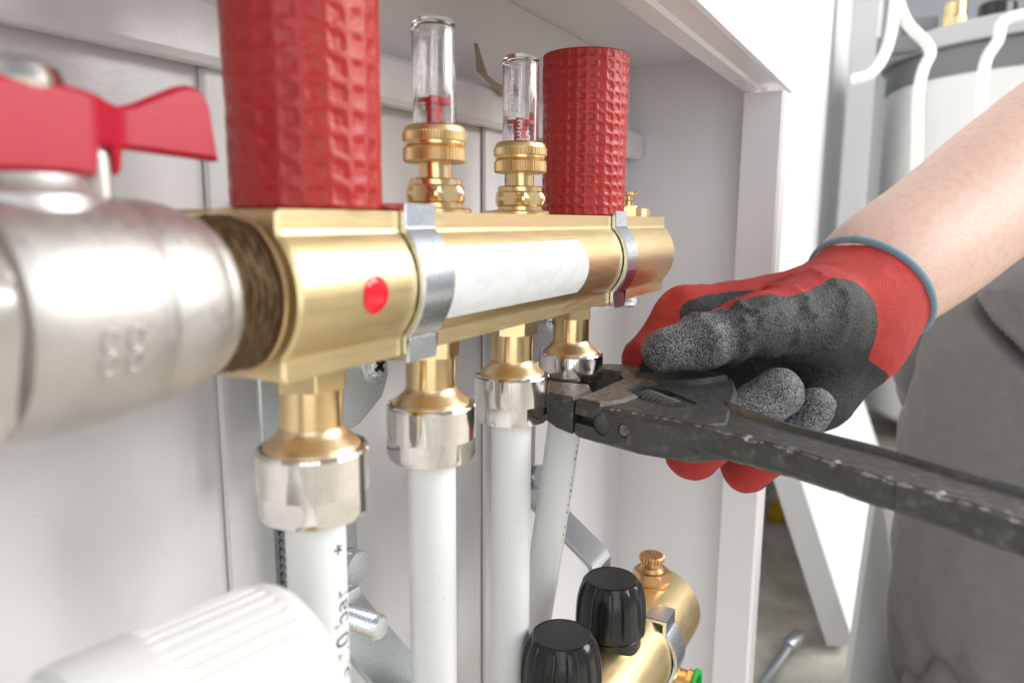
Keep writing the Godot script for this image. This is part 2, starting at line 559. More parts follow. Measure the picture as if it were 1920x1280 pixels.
# ------------------------------------------------------------------ cabinet
func cabinet() -> void:
	var t := thing("cabinet", "open white painted steel cabinet that holds the two brass manifolds", "cabinet", Vector3(0.15, -0.45, -0.14))
	var m: Material = M.cabinet_paint
	var mb := MB.new()
	mb.box(Vector3(0.124, -0.173, ZB - 0.00075), Vector3(0.748, 0.554, 0.0015))
	part(t, "back_panel", done(mb), m)
	mb = MB.new()
	mb.box(Vector3(0.124, 0.1049, -0.145), Vector3(0.752, 0.0015, 0.084))
	part(t, "top_panel", done(mb), m)
	mb = MB.new()
	mb.box(Vector3(0.4988, -0.1725, -0.145), Vector3(0.0015, 0.5530, 0.084))
	part(t, "side_panel", done(mb), m)
	# front frame: lip, rebate and face, as one folded sheet
	var rail := [Vector2(-0.1035, 0.1035), Vector2(-0.1035, 0.0785), Vector2(-0.0955, 0.0785), Vector2(-0.0945, 0.0805), Vector2(-0.0822, 0.0805), Vector2(-0.0815, 0.0792), Vector2(-0.0805, 0.0795), Vector2(-0.0803, 0.0985), Vector2(-0.0835, 0.0990), Vector2(-0.0835, 0.1035)]
	part(t, "frame_rail", done(strip_mesh(rail, 0.0014, -0.25, 0.4965, 0.0), 24.0), m)
	mb = MB.new()
	var post := [Vector2(0.4975, -0.1035), Vector2(0.4765, -0.1035), Vector2(0.4765, -0.0825), Vector2(0.4780, -0.0812), Vector2(0.4955, -0.0812), Vector2(0.4962, -0.0835)]
	var sm := strip_mesh(post, 0.0014, -0.45, 0.0772, 0.0)
	# strip_mesh lays (x, y) out as (z, y) pushed along x: turn it so that it is pushed along y
	var v2 := MB.new()
	for p in sm.v:
		v2.v.append(Vector3(p.z, p.x, p.y))
	v2.t = sm.t
	part(t, "frame_post", done(v2, 24.0), m)
	# stiffening rail across the back
	var ledge := [Vector2(ZB + 0.0005, 0.0600), Vector2(-0.1765, 0.0585), Vector2(-0.1755, 0.0570), Vector2(-0.1750, 0.0440), Vector2(-0.1765, 0.0425), Vector2(ZB + 0.004, 0.0425)]
	part(t, "back_rail", done(strip_mesh(ledge, 0.0012, -0.24, 0.497, 0.0), 24.0), m)
	# two upright mounting rails, each a folded channel with an open slot
	for x in [0.1545, 0.3085]:
		var left := strip_mesh([Vector2(x - 0.0075, ZB + 0.0008), Vector2(x - 0.0070, -0.1830), Vector2(x - 0.0050, -0.1822), Vector2(x + 0.0085, -0.1822), Vector2(x + 0.0085, -0.1842)], 0.0010, -0.44, 0.0420, 0.0)
		var right := strip_mesh([Vector2(x + 0.0225, ZB + 0.0008), Vector2(x + 0.0220, -0.1830), Vector2(x + 0.0205, -0.1822), Vector2(x + 0.0150, -0.1822), Vector2(x + 0.0150, -0.1842)], 0.0010, -0.44, 0.0420, 0.0)
		var w := MB.new()
		for s in [left, right]:
			var at := w.v.size()
			for p in s.v:
				w.v.append(Vector3(p.z, p.x, p.y))
			for i in s.t:
				w.t.append(at + i)
		var r := part(t, "mounting_rail", done(w, 24.0), m)
		var teeth := MB.new()
		teeth.box(Vector3(x + 0.0117, -0.2, -0.1844), Vector3(0.0062, 0.48, 0.0008), 0.0)
		for k in 150:
			teeth.box(Vector3(x + 0.0138, 0.035 - k * 0.003, -0.1830), Vector3(0.0010, 0.0016, 0.0012), 0.0)
		part(r, "slot_lining", done(teeth), M.zinc_dull)
	# torn scrap of packing tape left on the back rail
	var s := thing("tape_scrap", "torn triangular scrap of brown tape stuck to the upper back of the cabinet", "tape", Vector3(0.28, 0.058, -0.176))
	mb = MB.new()
	var rows := []
	var tape := [[Vector3(0.2865, 0.0762, -0.1795), Vector3(0.2867, 0.0760, -0.1795)], [Vector3(0.2822, 0.0690, -0.1760), Vector3(0.2895, 0.0690, -0.1772)], [Vector3(0.2800, 0.0630, -0.1742), Vector3(0.2915, 0.0628, -0.1755)], [Vector3(0.2880, 0.0598, -0.1735), Vector3(0.2975, 0.0608, -0.1742)], [Vector3(0.2990, 0.0555, -0.1725), Vector3(0.3060, 0.0600, -0.1740)], [Vector3(0.3100, 0.0560, -0.1735), Vector3(0.3110, 0.0590, -0.1742)]]
	for r in tape:
		var a: Vector3 = r[0]
		var b: Vector3 = r[1]
		var c := (a + b) / 2 + Vector3(0, 0, 0.0016)
		var q := Vector3(0, 0, 0.00025)
		rows.append(PackedVector3Array([a, c, b, b - q, c - q, a - q]))
	mb.sheet(rows)
	part(s, "tape", done(mb, 20.0), M.paper_brown)

# ------------------------------------------------------------------ manifolds
func manifolds() -> void:
	var yc := -0.0155
	var t := thing("upper_manifold", "pale brass manifold bar with a red dot and a blank white label", "manifold", Vector3(0.22, -0.033, ZA))
	part(t, "bar", bar_mesh(0.1045, 0.350, Vector2(ZA, yc)), M.brass_bar)
	# turned end boss with hemp-sealed thread towards the ball valve
	var mb := MB.new()
	var ax := Transform3D(Basis(Vector3(0, 1, 0), Vector3(1, 0, 0), Vector3(0, 0, 1)), Vector3(0, yc, ZA))
	mb.lathe([Vector2(0, 0.1040), Vector2(0.0172, 0.1040), Vector2(0.0178, 0.1052), Vector2(0, 0.1056)], 64, ax)
	part(t, "end_boss", done(mb), M.brass_cast)
	mb = MB.new()
	var prof := [Vector2(0, 0.0930)]
	for k in 6:
		var x := 0.0930 + k * 0.0019
		prof.append(Vector2(0.0150, x)); prof.append(Vector2(0.0161, x + 0.0006)); prof.append(Vector2(0.0161, x + 0.0011)); prof.append(Vector2(0.0150, x + 0.0017))
	prof.append(Vector2(0, 0.1045))
	mb.lathe(prof, 80, ax, Frayed.new())
	part(t, "thread", done(mb, 30.0), M.hemp_thread, "dark threaded end sealed with brown hemp")
	# plain disc sticker and label, both lying on the bulge
	mb = MB.new()
	var rows := []
	for k in 9:
		var r := 0.0043 * k / 8.0
		var row := PackedVector3Array()
		for j in 40:
			var a := TAU * j / 40
			row.append(bulge(yc, -0.0165 + r * sin(a), 0.00012 + (0.00022 if k < 7 else 0.0)) + Vector3(0.1272 + r * cos(a), 0, 0))
		rows.append(row if k > 0 else PackedVector3Array([row[0]]))
	mb.sheet(rows, true, false)
	part(t, "dot_sticker", done(mb, 180.0, false), M.red_sticker, "glossy round red dot sticker")
	mb = MB.new()
	rows = []
	for k in 17:
		var f := k / 16.0
		var y := lerpf(-0.0255, -0.0066, f)
		var row := PackedVector3Array()
		var x1 := 0.2455 - 0.0045 * pow(absf(f - 0.42) * 1.9, 2.2)
		for j in 41:
			var x := lerpf(0.1585, x1, j / 40.0)
			var lift := 0.00010 + 0.00035 * maxf(0.0, (x - 0.2425) / 0.003) * f
			row.append(bulge(yc, y, lift) + Vector3(x, 0, 0))
		rows.append(row)
	mb.sheet(rows, false, false)
	part(t, "label", done(mb, 180.0, false), M.label_paper, "blank scuffed white label wrapped along the bar")
	# small vent at the far end
	vent(t, Vector3(0.3435, 0.002, ZA - 0.001), M.brass_turned)
	# white sealing tape under the far end
	mb = MB.new()
	mb.lathe([Vector2(0, -0.0385), Vector2(0.0062, -0.0382), Vector2(0.0070, -0.0370), Vector2(0.0066, -0.0358), Vector2(0.0070, -0.0345), Vector2(0.0066, -0.0325), Vector2(0, -0.0325)], 24, Transform3D(Basis(), Vector3(0.314, 0, ZA + 0.008)), Wrapped.new())
	part(t, "sealing_plug", done(mb), M.label_paper, "plug wrapped in white sealing tape under the far end")

	var yl := -0.197
	var b := thing("lower_manifold", "lower brass manifold bar, rounded far end beside the green ringed cap", "manifold", Vector3(0.22, -0.2145, ZL))
	mb = MB.new()
	mb.lathe([Vector2(0, 0.02), Vector2(0.0205, 0.02), Vector2(0.0212, 0.0215), Vector2(0.0212, 0.3475), Vector2(0.0200, 0.3500), Vector2(0, 0.3510)], 96, Transform3D(Basis(Vector3(0, 1, 0), Vector3(1, 0, 0), Vector3(0, 0, 1)), Vector3(0, yl, ZL)))
	part(b, "bar", done(mb, 30.0), M.brass_bar)
	mb = MB.new()
	var vb := Vector3(0.3315, yl + 0.0200, ZL)
	var g := Transform3D(Basis(), vb)
	mb.lathe([Vector2(0, 0), Vector2(0.0090, 0), Vector2(0.0090, 0.0015), Vector2(0, 0.0015)], 40, g)
	mb.lathe([Vector2(0, 0.0015), Vector2(0.0090, 0.0015), Vector2(0.0093, 0.0022), Vector2(0.0093, 0.0062), Vector2(0.0085, 0.0072), Vector2(0, 0.0074)], 96, g, hexr(0.0080, 0.25))
	mb.lathe([Vector2(0, 0.0070), Vector2(0.0062, 0.0072), Vector2(0.0052, 0.0092), Vector2(0.0045, 0.0096), Vector2(0.0045, 0.0118), Vector2(0, 0.0118)], 40, g)
	part(b, "drain_plug", done(mb), M.brass_tarnished, "slotted brass bleed screw on a hexagon base")
	mb = MB.new()
	mb.lathe([Vector2(0, 0.0116), Vector2(0.0056, 0.0117), Vector2(0.0062, 0.0123), Vector2(0.0062, 0.0142), Vector2(0.0056, 0.0149), Vector2(0, 0.0150)], 96, g, knurl(24, 0.0004))
	mb.box(vb + Vector3(0, 0.0151, 0), Vector3(0.0095, 0.0003, 0.0011), 0.0, Basis(Vector3.UP, 0.9))
	part(b, "bleed_screw", done(mb, 26.0), M.brass_tarnished)
	mb = MB.new()
	var fx := Transform3D(Basis(Vector3(0, 1, 0), Vector3(0, 0, 1), Vector3(1, 0, 0)), Vector3(0.3240, -0.2215, ZL + 0.008))
	mb.lathe([Vector2(0, 0), Vector2(0.0085, 0), Vector2(0.0085, 0.009), Vector2(0.0075, 0.010), Vector2(0.0075, 0.014), Vector2(0.0085, 0.0145), Vector2(0.0085, 0.017), Vector2(0, 0.017)], 48, fx, hexr(0.0080, 0.2))
	part(b, "side_cap", done(mb), M.brass_tarnished)
	mb = MB.new()
	mb.lathe([Vector2(0.0070, 0.0172), Vector2(0.0092, 0.0172), Vector2(0.0096, 0.0182), Vector2(0.0092, 0.0192), Vector2(0.0070, 0.0192), Vector2(0.0070, 0.0172)], 48, fx, null, false)
	part(b, "green_ring", done(mb), M.green_cap, "bright green plastic ring")

func bulge(yc: float, y: float, out: float) -> Vector3:
	var dy := clampf(y - yc, -0.0138, 0.0138)
	return Vector3(0, y, ZA + 0.0036 + sqrt(0.0174 * 0.0174 - dy * dy) + out)

func vent(t: Node3D, at: Vector3, m: Material) -> void:
	var mb := MB.new()
	var g := Transform3D(Basis(), at)
	mb.lathe([Vector2(0, 0), Vector2(0.0062, 0), Vector2(0.0065, 0.0006), Vector2(0.0065, 0.0044), Vector2(0.0058, 0.0052), Vector2(0, 0.0053)], 72, g, hexr(0.0056, 0.1))
	mb.lathe([Vector2(0, 0.0050), Vector2(0.0030, 0.0050), Vector2(0.0030, 0.0074), Vector2(0.0021, 0.0080), Vector2(0.0021, 0.0098), Vector2(0.0030, 0.0102), Vector2(0, 0.0104)], 32, g)
	mb.lathe([Vector2(0, 0.0100), Vector2(0.0044, 0.0101), Vector2(0.0047, 0.0105), Vector2(0.0047, 0.0118), Vector2(0.0042, 0.0122), Vector2(0, 0.0123)], 64, g, knurl(16, 0.0003))
	part(t, "vent_screw", done(mb), m, "small brass vent screw on a hexagon base")
	mb = MB.new()
	mb.lathe([Vector2(0, 0), Vector2(0.0050, 0), Vector2(0.0050, 0.004), Vector2(0, 0.0042)], 6, Transform3D(Basis(), at + Vector3(0.0085, 0, 0.003)))
	part(t, "vent_outlet", done(mb), m)

# ------------------------------------------------------------------ ball valve
func ball_valve() -> void:
	var yc := -0.0155
	var t := thing("ball_valve", "nickel plated ball valve with a red wing handle screwed to the brass bar", "ball valve", Vector3(0.06, -0.036, ZA))
	var ax := Transform3D(Basis(Vector3(0, 1, 0), Vector3(1, 0, 0), Vector3(0, 0, 1)), Vector3(0, yc, ZA))
	var mb := MB.new()
	mb.lathe([Vector2(0.0, 0.0545), Vector2(0.0170, 0.0545), Vector2(0.0192, 0.0560), Vector2(0.0200, 0.0590), Vector2(0.0203, 0.0660), Vector2(0.0201, 0.0730), Vector2(0.0196, 0.0775), Vector2(0.0190, 0.0790), Vector2(0.0188, 0.0800), Vector2(0.0191, 0.0815), Vector2(0.0190, 0.0850), Vector2(0.0184, 0.0885), Vector2(0.0176, 0.0910), Vector2(0.0168, 0.0922), Vector2(0.0166, 0.0940), Vector2(0.0160, 0.0950), Vector2(0.0, 0.0950)], 96, ax)
	part(t, "body", done(mb, 26.0), M.nickel_valve)
	mb = MB.new()
	mb.lathe([Vector2(0, 0.0250), Vector2(0.0215, 0.0250), Vector2(0.0230, 0.0265), Vector2(0.0230, 0.0520), Vector2(0.0218, 0.0532), Vector2(0, 0.0532)], 96, ax, hexr(0.0205, 0.30))
	part(t, "union_nut", done(mb, 26.0), M.nickel_valve)
	# cast size mark on the body
	for k in 2:
		for j in 2:
			mb = MB.new()
			var an := deg_to_rad(8.0 + j * 11.0)
			var c := Vector3(0.0662 + k * 0.0042, yc - 0.0203 * sin(an), ZA + 0.0203 * cos(an))
			mb.tube(ring_path(c, Vector3(1, 0, 0), Vector3(0, -cos(an), -sin(an)), 0.0013, 18), [0.00032], 8)
			part(t, "cast_mark", done(mb, 180.0), M.nickel_valve)
	# neck, stem and stop pin
	mb = MB.new()
	var up := Transform3D(Basis(), Vector3(0.0660, yc, ZA))
	mb.lathe([Vector2(0, 0.014), Vector2(0.0125, 0.014), Vector2(0.0112, 0.0190), Vector2(0.0096, 0.0205), Vector2(0.0090, 0.0222), Vector2(0, 0.0222)], 48, up)
	mb.lathe([Vector2(0, 0.020), Vector2(0.0062, 0.020), Vector2(0.0062, 0.0240), Vector2(0, 0.0240)], 40, up)
	mb.lathe([Vector2(0, 0.0160), Vector2(0.0022, 0.0160), Vector2(0.0022, 0.0255), Vector2(0.0018, 0.0266), Vector2(0, 0.0268)], 24, Transform3D(Basis(), Vector3(0.0778, yc, ZA + 0.0015)))
	part(t, "stem", done(mb), M.nickel_valve)
	mb = MB.new()
	mb.lathe([Vector2(0, 0.0350), Vector2(0.0075, 0.0350), Vector2(0.0078, 0.0362), Vector2(0.0070, 0.0384), Vector2(0.0045, 0.0398), Vector2(0, 0.0402)], 40, up)
	part(t, "dome_nut", done(mb), M.nickel_nut)
	# handle: pressed steel plate, hub skirt in the middle and two upright wings
	mb = MB.new()
	# upper and lower edge along x; the hub skirt in the middle bows a little towards the room
	var over := [Vector2(0.0480, 0.0204), Vector2(0.0690, 0.0207), Vector2(0.0830, 0.0193), Vector2(0.0865, 0.0203), Vector2(0.0955, 0.0246), Vector2(0.0975, 0.0252), Vector2(0.0995, 0.0250), Vector2(0.1010, 0.0240), Vector2(0.1018, 0.0225), Vector2(0.1032, 0.0117)]
	var under := [Vector2(0.0480, 0.0068), Vector2(0.0744, 0.0068), Vector2(0.0752, 0.0118), Vector2(0.0794, 0.0118), Vector2(0.0798, 0.0075), Vector2(0.0816, 0.0075), Vector2(0.0824, 0.0118), Vector2(0.0850, 0.0121), Vector2(0.1032, 0.0114)]
	var hr := []
	for k in 121:
		var x := lerpf(0.0480, 0.1032, k / 120.0)
		var yt := along(over, x)
		var yb := minf(along(under, x), yt - 0.0004)
		var f := smoothstep(0.0, 1.0, (0.0850 - x) / 0.012)
		var zc := ZA + 0.0062 * f - 0.0005
		var th := 0.0017
		var bv := minf(0.0009, (yt - yb) * 0.3)
		hr.append(PackedVector3Array([Vector3(x, yb, zc + th - bv), Vector3(x, yb + bv, zc + th), Vector3(x, yt - bv, zc + th), Vector3(x, yt, zc + th - bv), Vector3(x, yt, zc - th + bv), Vector3(x, yt - bv, zc - th), Vector3(x, yb + bv, zc - th), Vector3(x, yb, zc - th + bv)]))
	mb.sheet(hr)
	part(t, "handle", done(mb, 40.0), M.red_handle, "red painted wing handle")
	mb = MB.new()
	mb.box(Vector3(0.0600, 0.0192, ZA - 0.0030), Vector3(0.0240, 0.0016, 0.0150), 0.0004)
	part(t, "handle_plate", done(mb), M.red_handle)

func along(line: Array, x: float) -> float:
	for k in line.size() - 1:
		if x <= line[k + 1].x:
			return lerpf(line[k].y, line[k + 1].y, clampf((x - line[k].x) / (line[k + 1].x - line[k].x), 0.0, 1.0))
	return line[line.size() - 1].y

func ring_path(c: Vector3, u: Vector3, w: Vector3, r: float, n: int) -> Array:
	var out := []
	for i in n + 1:
		var a := TAU * i / n
		out.append(c + u * cos(a) * r + w * sin(a) * r * 1.3)
	return out

# ------------------------------------------------------------------ red caps
func red_cap(x: float, cols: int, rows_: int, sd: int, label: String) -> void:
	var base := Vector3(x, 0.0022, ZA)
	var t := thing("protective_cap", label, "cap", base, "red protective caps")
	var h := 0.0635
	var r0 := 0.01665
	var nz := FastNoiseLite.new()
	nz.seed = sd
	nz.frequency = 1.0
	var nc := cols * 8
	var nr := rows_ * 8
	var mb := MB.new()
	var rows := []
	rows.append(PackedVector3Array([Vector3(0, 0, 0)]))
	for k in nr + 1:
		var row := PackedVector3Array()
		var fy := float(k) / nr
		for j in nc:
			var fa := float(j) / nc
			var a := TAU * fa
			var cx := cos(a)
			var sx := sin(a)
			var wob := nz.get_noise_3d(cx * 2.2, fy * 4.0, sx * 2.2) * 0.07
			var wob2 := nz.get_noise_3d(cx * 2.2 + 9.0, fy * 4.0, sx * 2.2) * 0.06
			var u := fposmod(fa * cols + wob2, 1.0)
			var v := fposmod(fy * rows_ + wob, 1.0)
			var du := minf(u, 1.0 - u)
			var dv := minf(v, 1.0 - v)
			var rib := maxf(1.0 - smoothstep(0.16, 0.29, du), 1.0 - smoothstep(0.15, 0.28, dv))
			var inner := smoothstep(0.30, 0.38, minf(du, dv))
			var cell := nz.get_noise_3d(floor(fa * cols + wob2) * 3.7, floor(fy * rows_ + wob) * 5.1, 2.0)
			var d := 0.00052 * rib + 0.00006 * inner * (1.0 + cell)
			d *= 0.8 + 0.5 * nz.get_noise_3d(cx * 1.3, fy * 2.0 + 5.0, sx * 1.3)
			d += 0.00022 * nz.get_noise_3d(cx * 3.0, fy * 12.0, sx * 3.0) + 0.0003 * nz.get_noise_3d(cx, fy * 2.0, sx)
			if k == 0 or k == nr:
				d = 0.0
			var r := r0 + d + 0.0004 * fy
			row.append(Vector3(cx * r, fy * h, sx * r))
		rows.append(row)
	# rolled rim and recessed lid
	for q in [[0.0157, 1.000], [0.0155, 0.985], [0.0120, 0.983]]:
		var row := PackedVector3Array()
		for j in nc:
			var a := TAU * j / nc
			row.append(Vector3(cos(a) * q[0], h * q[1], sin(a) * q[0]))
		rows.append(row)
	rows.append(PackedVector3Array([Vector3(0, h * 0.983, 0)]))
	mb.sheet(rows, true, false)
	part(t, "shell", done(mb, 180.0), M.red_cap, "", false)
	mb = MB.new()
	mb.lathe([Vector2(0, -0.0004), Vector2(0.0148, -0.0004), Vector2(0.0148, 0.0006), Vector2(0, 0.0006)], 48)
	part(t, "brass_collar", done(mb), M.brass_turned, "", false)

# ------------------------------------------------------------------ flow meters
func flow_meter(x: float, label: String, marked: bool) -> void:
	var base := Vector3(x, 0.0020, ZA)
	var t := thing("flow_meter", label, "flow meter", base, "flow meters on the upper manifold")
	var y := -0.0020      # heights below are above the world's zero
	var g := Transform3D(Basis(), Vector3(0, y, 0))
	var mb := MB.new()
	mb.lathe([Vector2(0, 0.0018), Vector2(0.0102, 0.0018), Vector2(0.0105, 0.0022), Vector2(0.0105, 0.0031), Vector2(0.0101, 0.0035), Vector2(0, 0.0035)], 64, g)
	part(t, "flange", done(mb), M.brass_turned, "", false)
	mb = MB.new()
	mb.lathe([Vector2(0, 0.0033), Vector2(0.0079, 0.0033), Vector2(0.0079, 0.0050), Vector2(0, 0.0050)], 48, g)
	mb.lathe([Vector2(0.0, 0.0048), Vector2(0.0080, 0.0048), Vector2(0.0086, 0.0053), Vector2(0.0094, 0.0068), Vector2(0.0094, 0.0080), Vector2(0.0086, 0.0095), Vector2(0.0080, 0.0100), Vector2(0.0, 0.0100)], 120, g, hexr(0.00835, 0.42))
	mb.lathe([Vector2(0, 0.0098), Vector2(0.0079, 0.0098), Vector2(0.0079, 0.0114), Vector2(0.0075, 0.0118), Vector2(0, 0.0118)], 48, g)
	part(t, "hexagon_nut", done(mb, 20.0), M.brass_turned, "", false)
	mb = MB.new()
	mb.lathe([Vector2(0, 0.0115), Vector2(0.0049, 0.0115), Vector2(0.0049, 0.0172), Vector2(0, 0.0172)], 48, g)
	part(t, "neck", done(mb), M.brass_turned, "", false)
	mb = MB.new()
	mb.lathe([Vector2(0, 0.0163), Vector2(0.0086, 0.0163), Vector2(0.0092, 0.0168), Vector2(0.0092, 0.0201), Vector2(0.0087, 0.0206), Vector2(0, 0.0206)], 256, g, knurl(64, 0.00035))
	part(t, "lock_ring", done(mb, 24.0), M.brass_knurled, "", false)
	mb = MB.new()
	mb.lathe([Vector2(0, 0.0204), Vector2(0.0080, 0.0204), Vector2(0.0084, 0.0208), Vector2(0.0089, 0.0213), Vector2(0.0089, 0.0221), Vector2(0.0088, 0.0222), Vector2(0, 0.0222)], 64, g)
	part(t, "groove_ring", done(mb), M.brass_turned, "", false)
	mb = MB.new()
	mb.lathe([Vector2(0, 0.0220), Vector2(0.0090, 0.0221), Vector2(0.0093, 0.0224), Vector2(0.0093, 0.0246), Vector2(0.0091, 0.0248)], 256, g, knurl(64, 0.00032), false)
	mb.lathe([Vector2(0.0090, 0.0246), Vector2(0.0090, 0.0250), Vector2(0.0085, 0.0262), Vector2(0.0076, 0.0268), Vector2(0.0066, 0.0269), Vector2(0.0064, 0.0266), Vector2(0, 0.0262)], 96, g, null, false)
	part(t, "knurled_cap", done(mb, 30.0), M.brass_knurled, "", false)
	# sight glass with a thick rounded end
	mb = MB.new()
	var R := 0.00625
	var r := 0.0050
	mb.lathe([Vector2(0, 0.0530), Vector2(0.0042, 0.0530), Vector2(r, 0.0522), Vector2(r, 0.0264), Vector2(R, 0.0264), Vector2(R, 0.0528), Vector2(0.0060, 0.0532), Vector2(0.0062, 0.0537), Vector2(0.0061, 0.0546), Vector2(0.0054, 0.0555), Vector2(0.0040, 0.0559), Vector2(0, 0.0560)], 72, g, null, false)
	var glass := part(t, "sight_glass", done(mb, 40.0), M.clear, "", false)
	mb = MB.new()
	var tip := 0.0342
	mb.lathe([Vector2(0, 0.0262), Vector2(0.0022, 0.0262), Vector2(0.0022, tip - 0.0035), Vector2(0.0025, tip - 0.0032), Vector2(0.0025, tip - 0.0018), Vector2(0.0047, tip - 0.0016), Vector2(0.0047, tip - 0.0002), Vector2(0.0016, tip), Vector2(0.0016, tip + 0.0008), Vector2(0, tip + 0.0010)], 40, g)
	part(t, "float", done(mb), M.red_float, "red float inside the glass", false)
	# moulded guide ribs inside the glass
	mb = MB.new()
	for k in 8:
		var a := TAU * k / 8.0 + 0.3
		mb.lathe([Vector2(0, 0.0365), Vector2(0.00035, 0.0366), Vector2(0.00035, 0.0515), Vector2(0, 0.0516)], 8, Transform3D(Basis(), Vector3(cos(a) * 0.0045, y, sin(a) * 0.0045)))
	part(glass, "guide_rib", done(mb, 180.0), M.clear, "", false)
	# beads of water on the inner wall
	var rng := RandomNumberGenerator.new()
	rng.seed = 7 if marked else 8
	mb = MB.new()
	for k in 46:
		var a := rng.randf() * TAU
		var hh := rng.randf_range(0.0360, 0.0520)
		var s := rng.randf_range(0.00012, 0.00034)
		var c := Vector3(cos(a) * (r - 0.00008), hh, sin(a) * (r - 0.00008))
		mb.lathe([Vector2(0, -s), Vector2(s * 0.7, -s * 0.7), Vector2(s, 0), Vector2(s * 0.7, s * 0.7), Vector2(0, s)], 8, Transform3D(Basis(), c + Vector3(0, y, 0)))
	var drops := part(glass, "water_drops", done(mb, 180.0), M.clear, "", false)
	drops.set_meta("kind", "stuff")
	# printed scale: lines and figures on the room side
	var view := atan2(-ZA, -x)
	if marked:
		part(glass, "scale_figure", round_text("3", 0.0038, R, view + 0.05, Vector3(0, 0.0320 + y, 0), false), M.white_print, "", false)
		part(glass, "scale_figure", round_text("3,5", 0.0038, R, view - 0.16, Vector3(0, 0.0284 + y, 0), false), M.white_print, "", false)
	for k in 12:
		mb = MB.new()
		var yy := 0.0286 + k * 0.0018
		var rows := []
		for q in [-1, 1]:
			var row := PackedVector3Array()
			for j in 9:
				var a := view + 0.42 + j * (0.045 if k % 2 == 0 else 0.022)
				row.append(Vector3(cos(a) * (R + 0.00006), yy + y + q * 0.00013, sin(a) * (R + 0.00006)))
			rows.append(row)
		mb.sheet(rows, false, false)
		part(glass, "scale_line", done(mb, 180.0, false), M.white_print, "", false)

# ------------------------------------------------------------------ pipe couplings and pipes
func coupling_parts(t: Node3D) -> void:
	# local y = 0 at the underside of the bar (world y -0.033)
	var mb := MB.new()
	mb.lathe([Vector2(0, 0.0), Vector2(0.0098, 0.0), Vector2(0.0101, -0.0004), Vector2(0.0101, -0.0013), Vector2(0.0097, -0.0017), Vector2(0, -0.0017)], 64)
	part(t, "washer", done(mb), M.brass_turned, "", false)
	mb = MB.new()
	mb.lathe([Vector2(0, -0.0015), Vector2(0.0090, -0.0015), Vector2(0.0092, -0.0020), Vector2(0.0092, -0.0062), Vector2(0.0088, -0.0068), Vector2(0, -0.0068)], 120, Transform3D(), hexr(0.0078, 0.12))
	part(t, "hexagon", done(mb, 24.0), M.brass_turned, "", false)
	mb = MB.new()
	mb.lathe([Vector2(0, -0.0062), Vector2(0.0075, -0.0062), Vector2(0.0075, -0.0164), Vector2(0, -0.0164)], 64)
	part(t, "neck", done(mb), M.brass_turned, "", false)
	mb = MB.new()
	mb.lathe([Vector2(0, -0.0160), Vector2(0.0076, -0.0160), Vector2(0.0078, -0.0170), Vector2(0.0088, -0.0182), Vector2(0.0108, -0.0200), Vector2(0.0116, -0.0210), Vector2(0.0119, -0.0220), Vector2(0.0119, -0.0240), Vector2(0, -0.0240)], 72)
	part(t, "cone", done(mb, 30.0), M.brass_cast, "", false)
	mb = MB.new()
	mb.lathe([Vector2(0.0120, -0.0235), Vector2(0.0120, -0.0214), Vector2(0.0126, -0.0211), Vector2(0.0132, -0.0213), Vector2(0.01355, -0.0220), Vector2(0.01355, -0.0315), Vector2(0.01355, -0.0317), Vector2(0.01355, -0.0366), Vector2(0.0128, -0.0381), Vector2(0.0116, -0.0386), Vector2(0.0074, -0.0386), Vector2(0.0074, -0.0300), Vector2(0.0120, -0.0290), Vector2(0.0120, -0.0235)], 216, Transform3D(), hexr(0.01245, 0.35, -0.0316), false)
	part(t, "union_nut", done(mb, 22.0), M.nickel_nut, "", false)

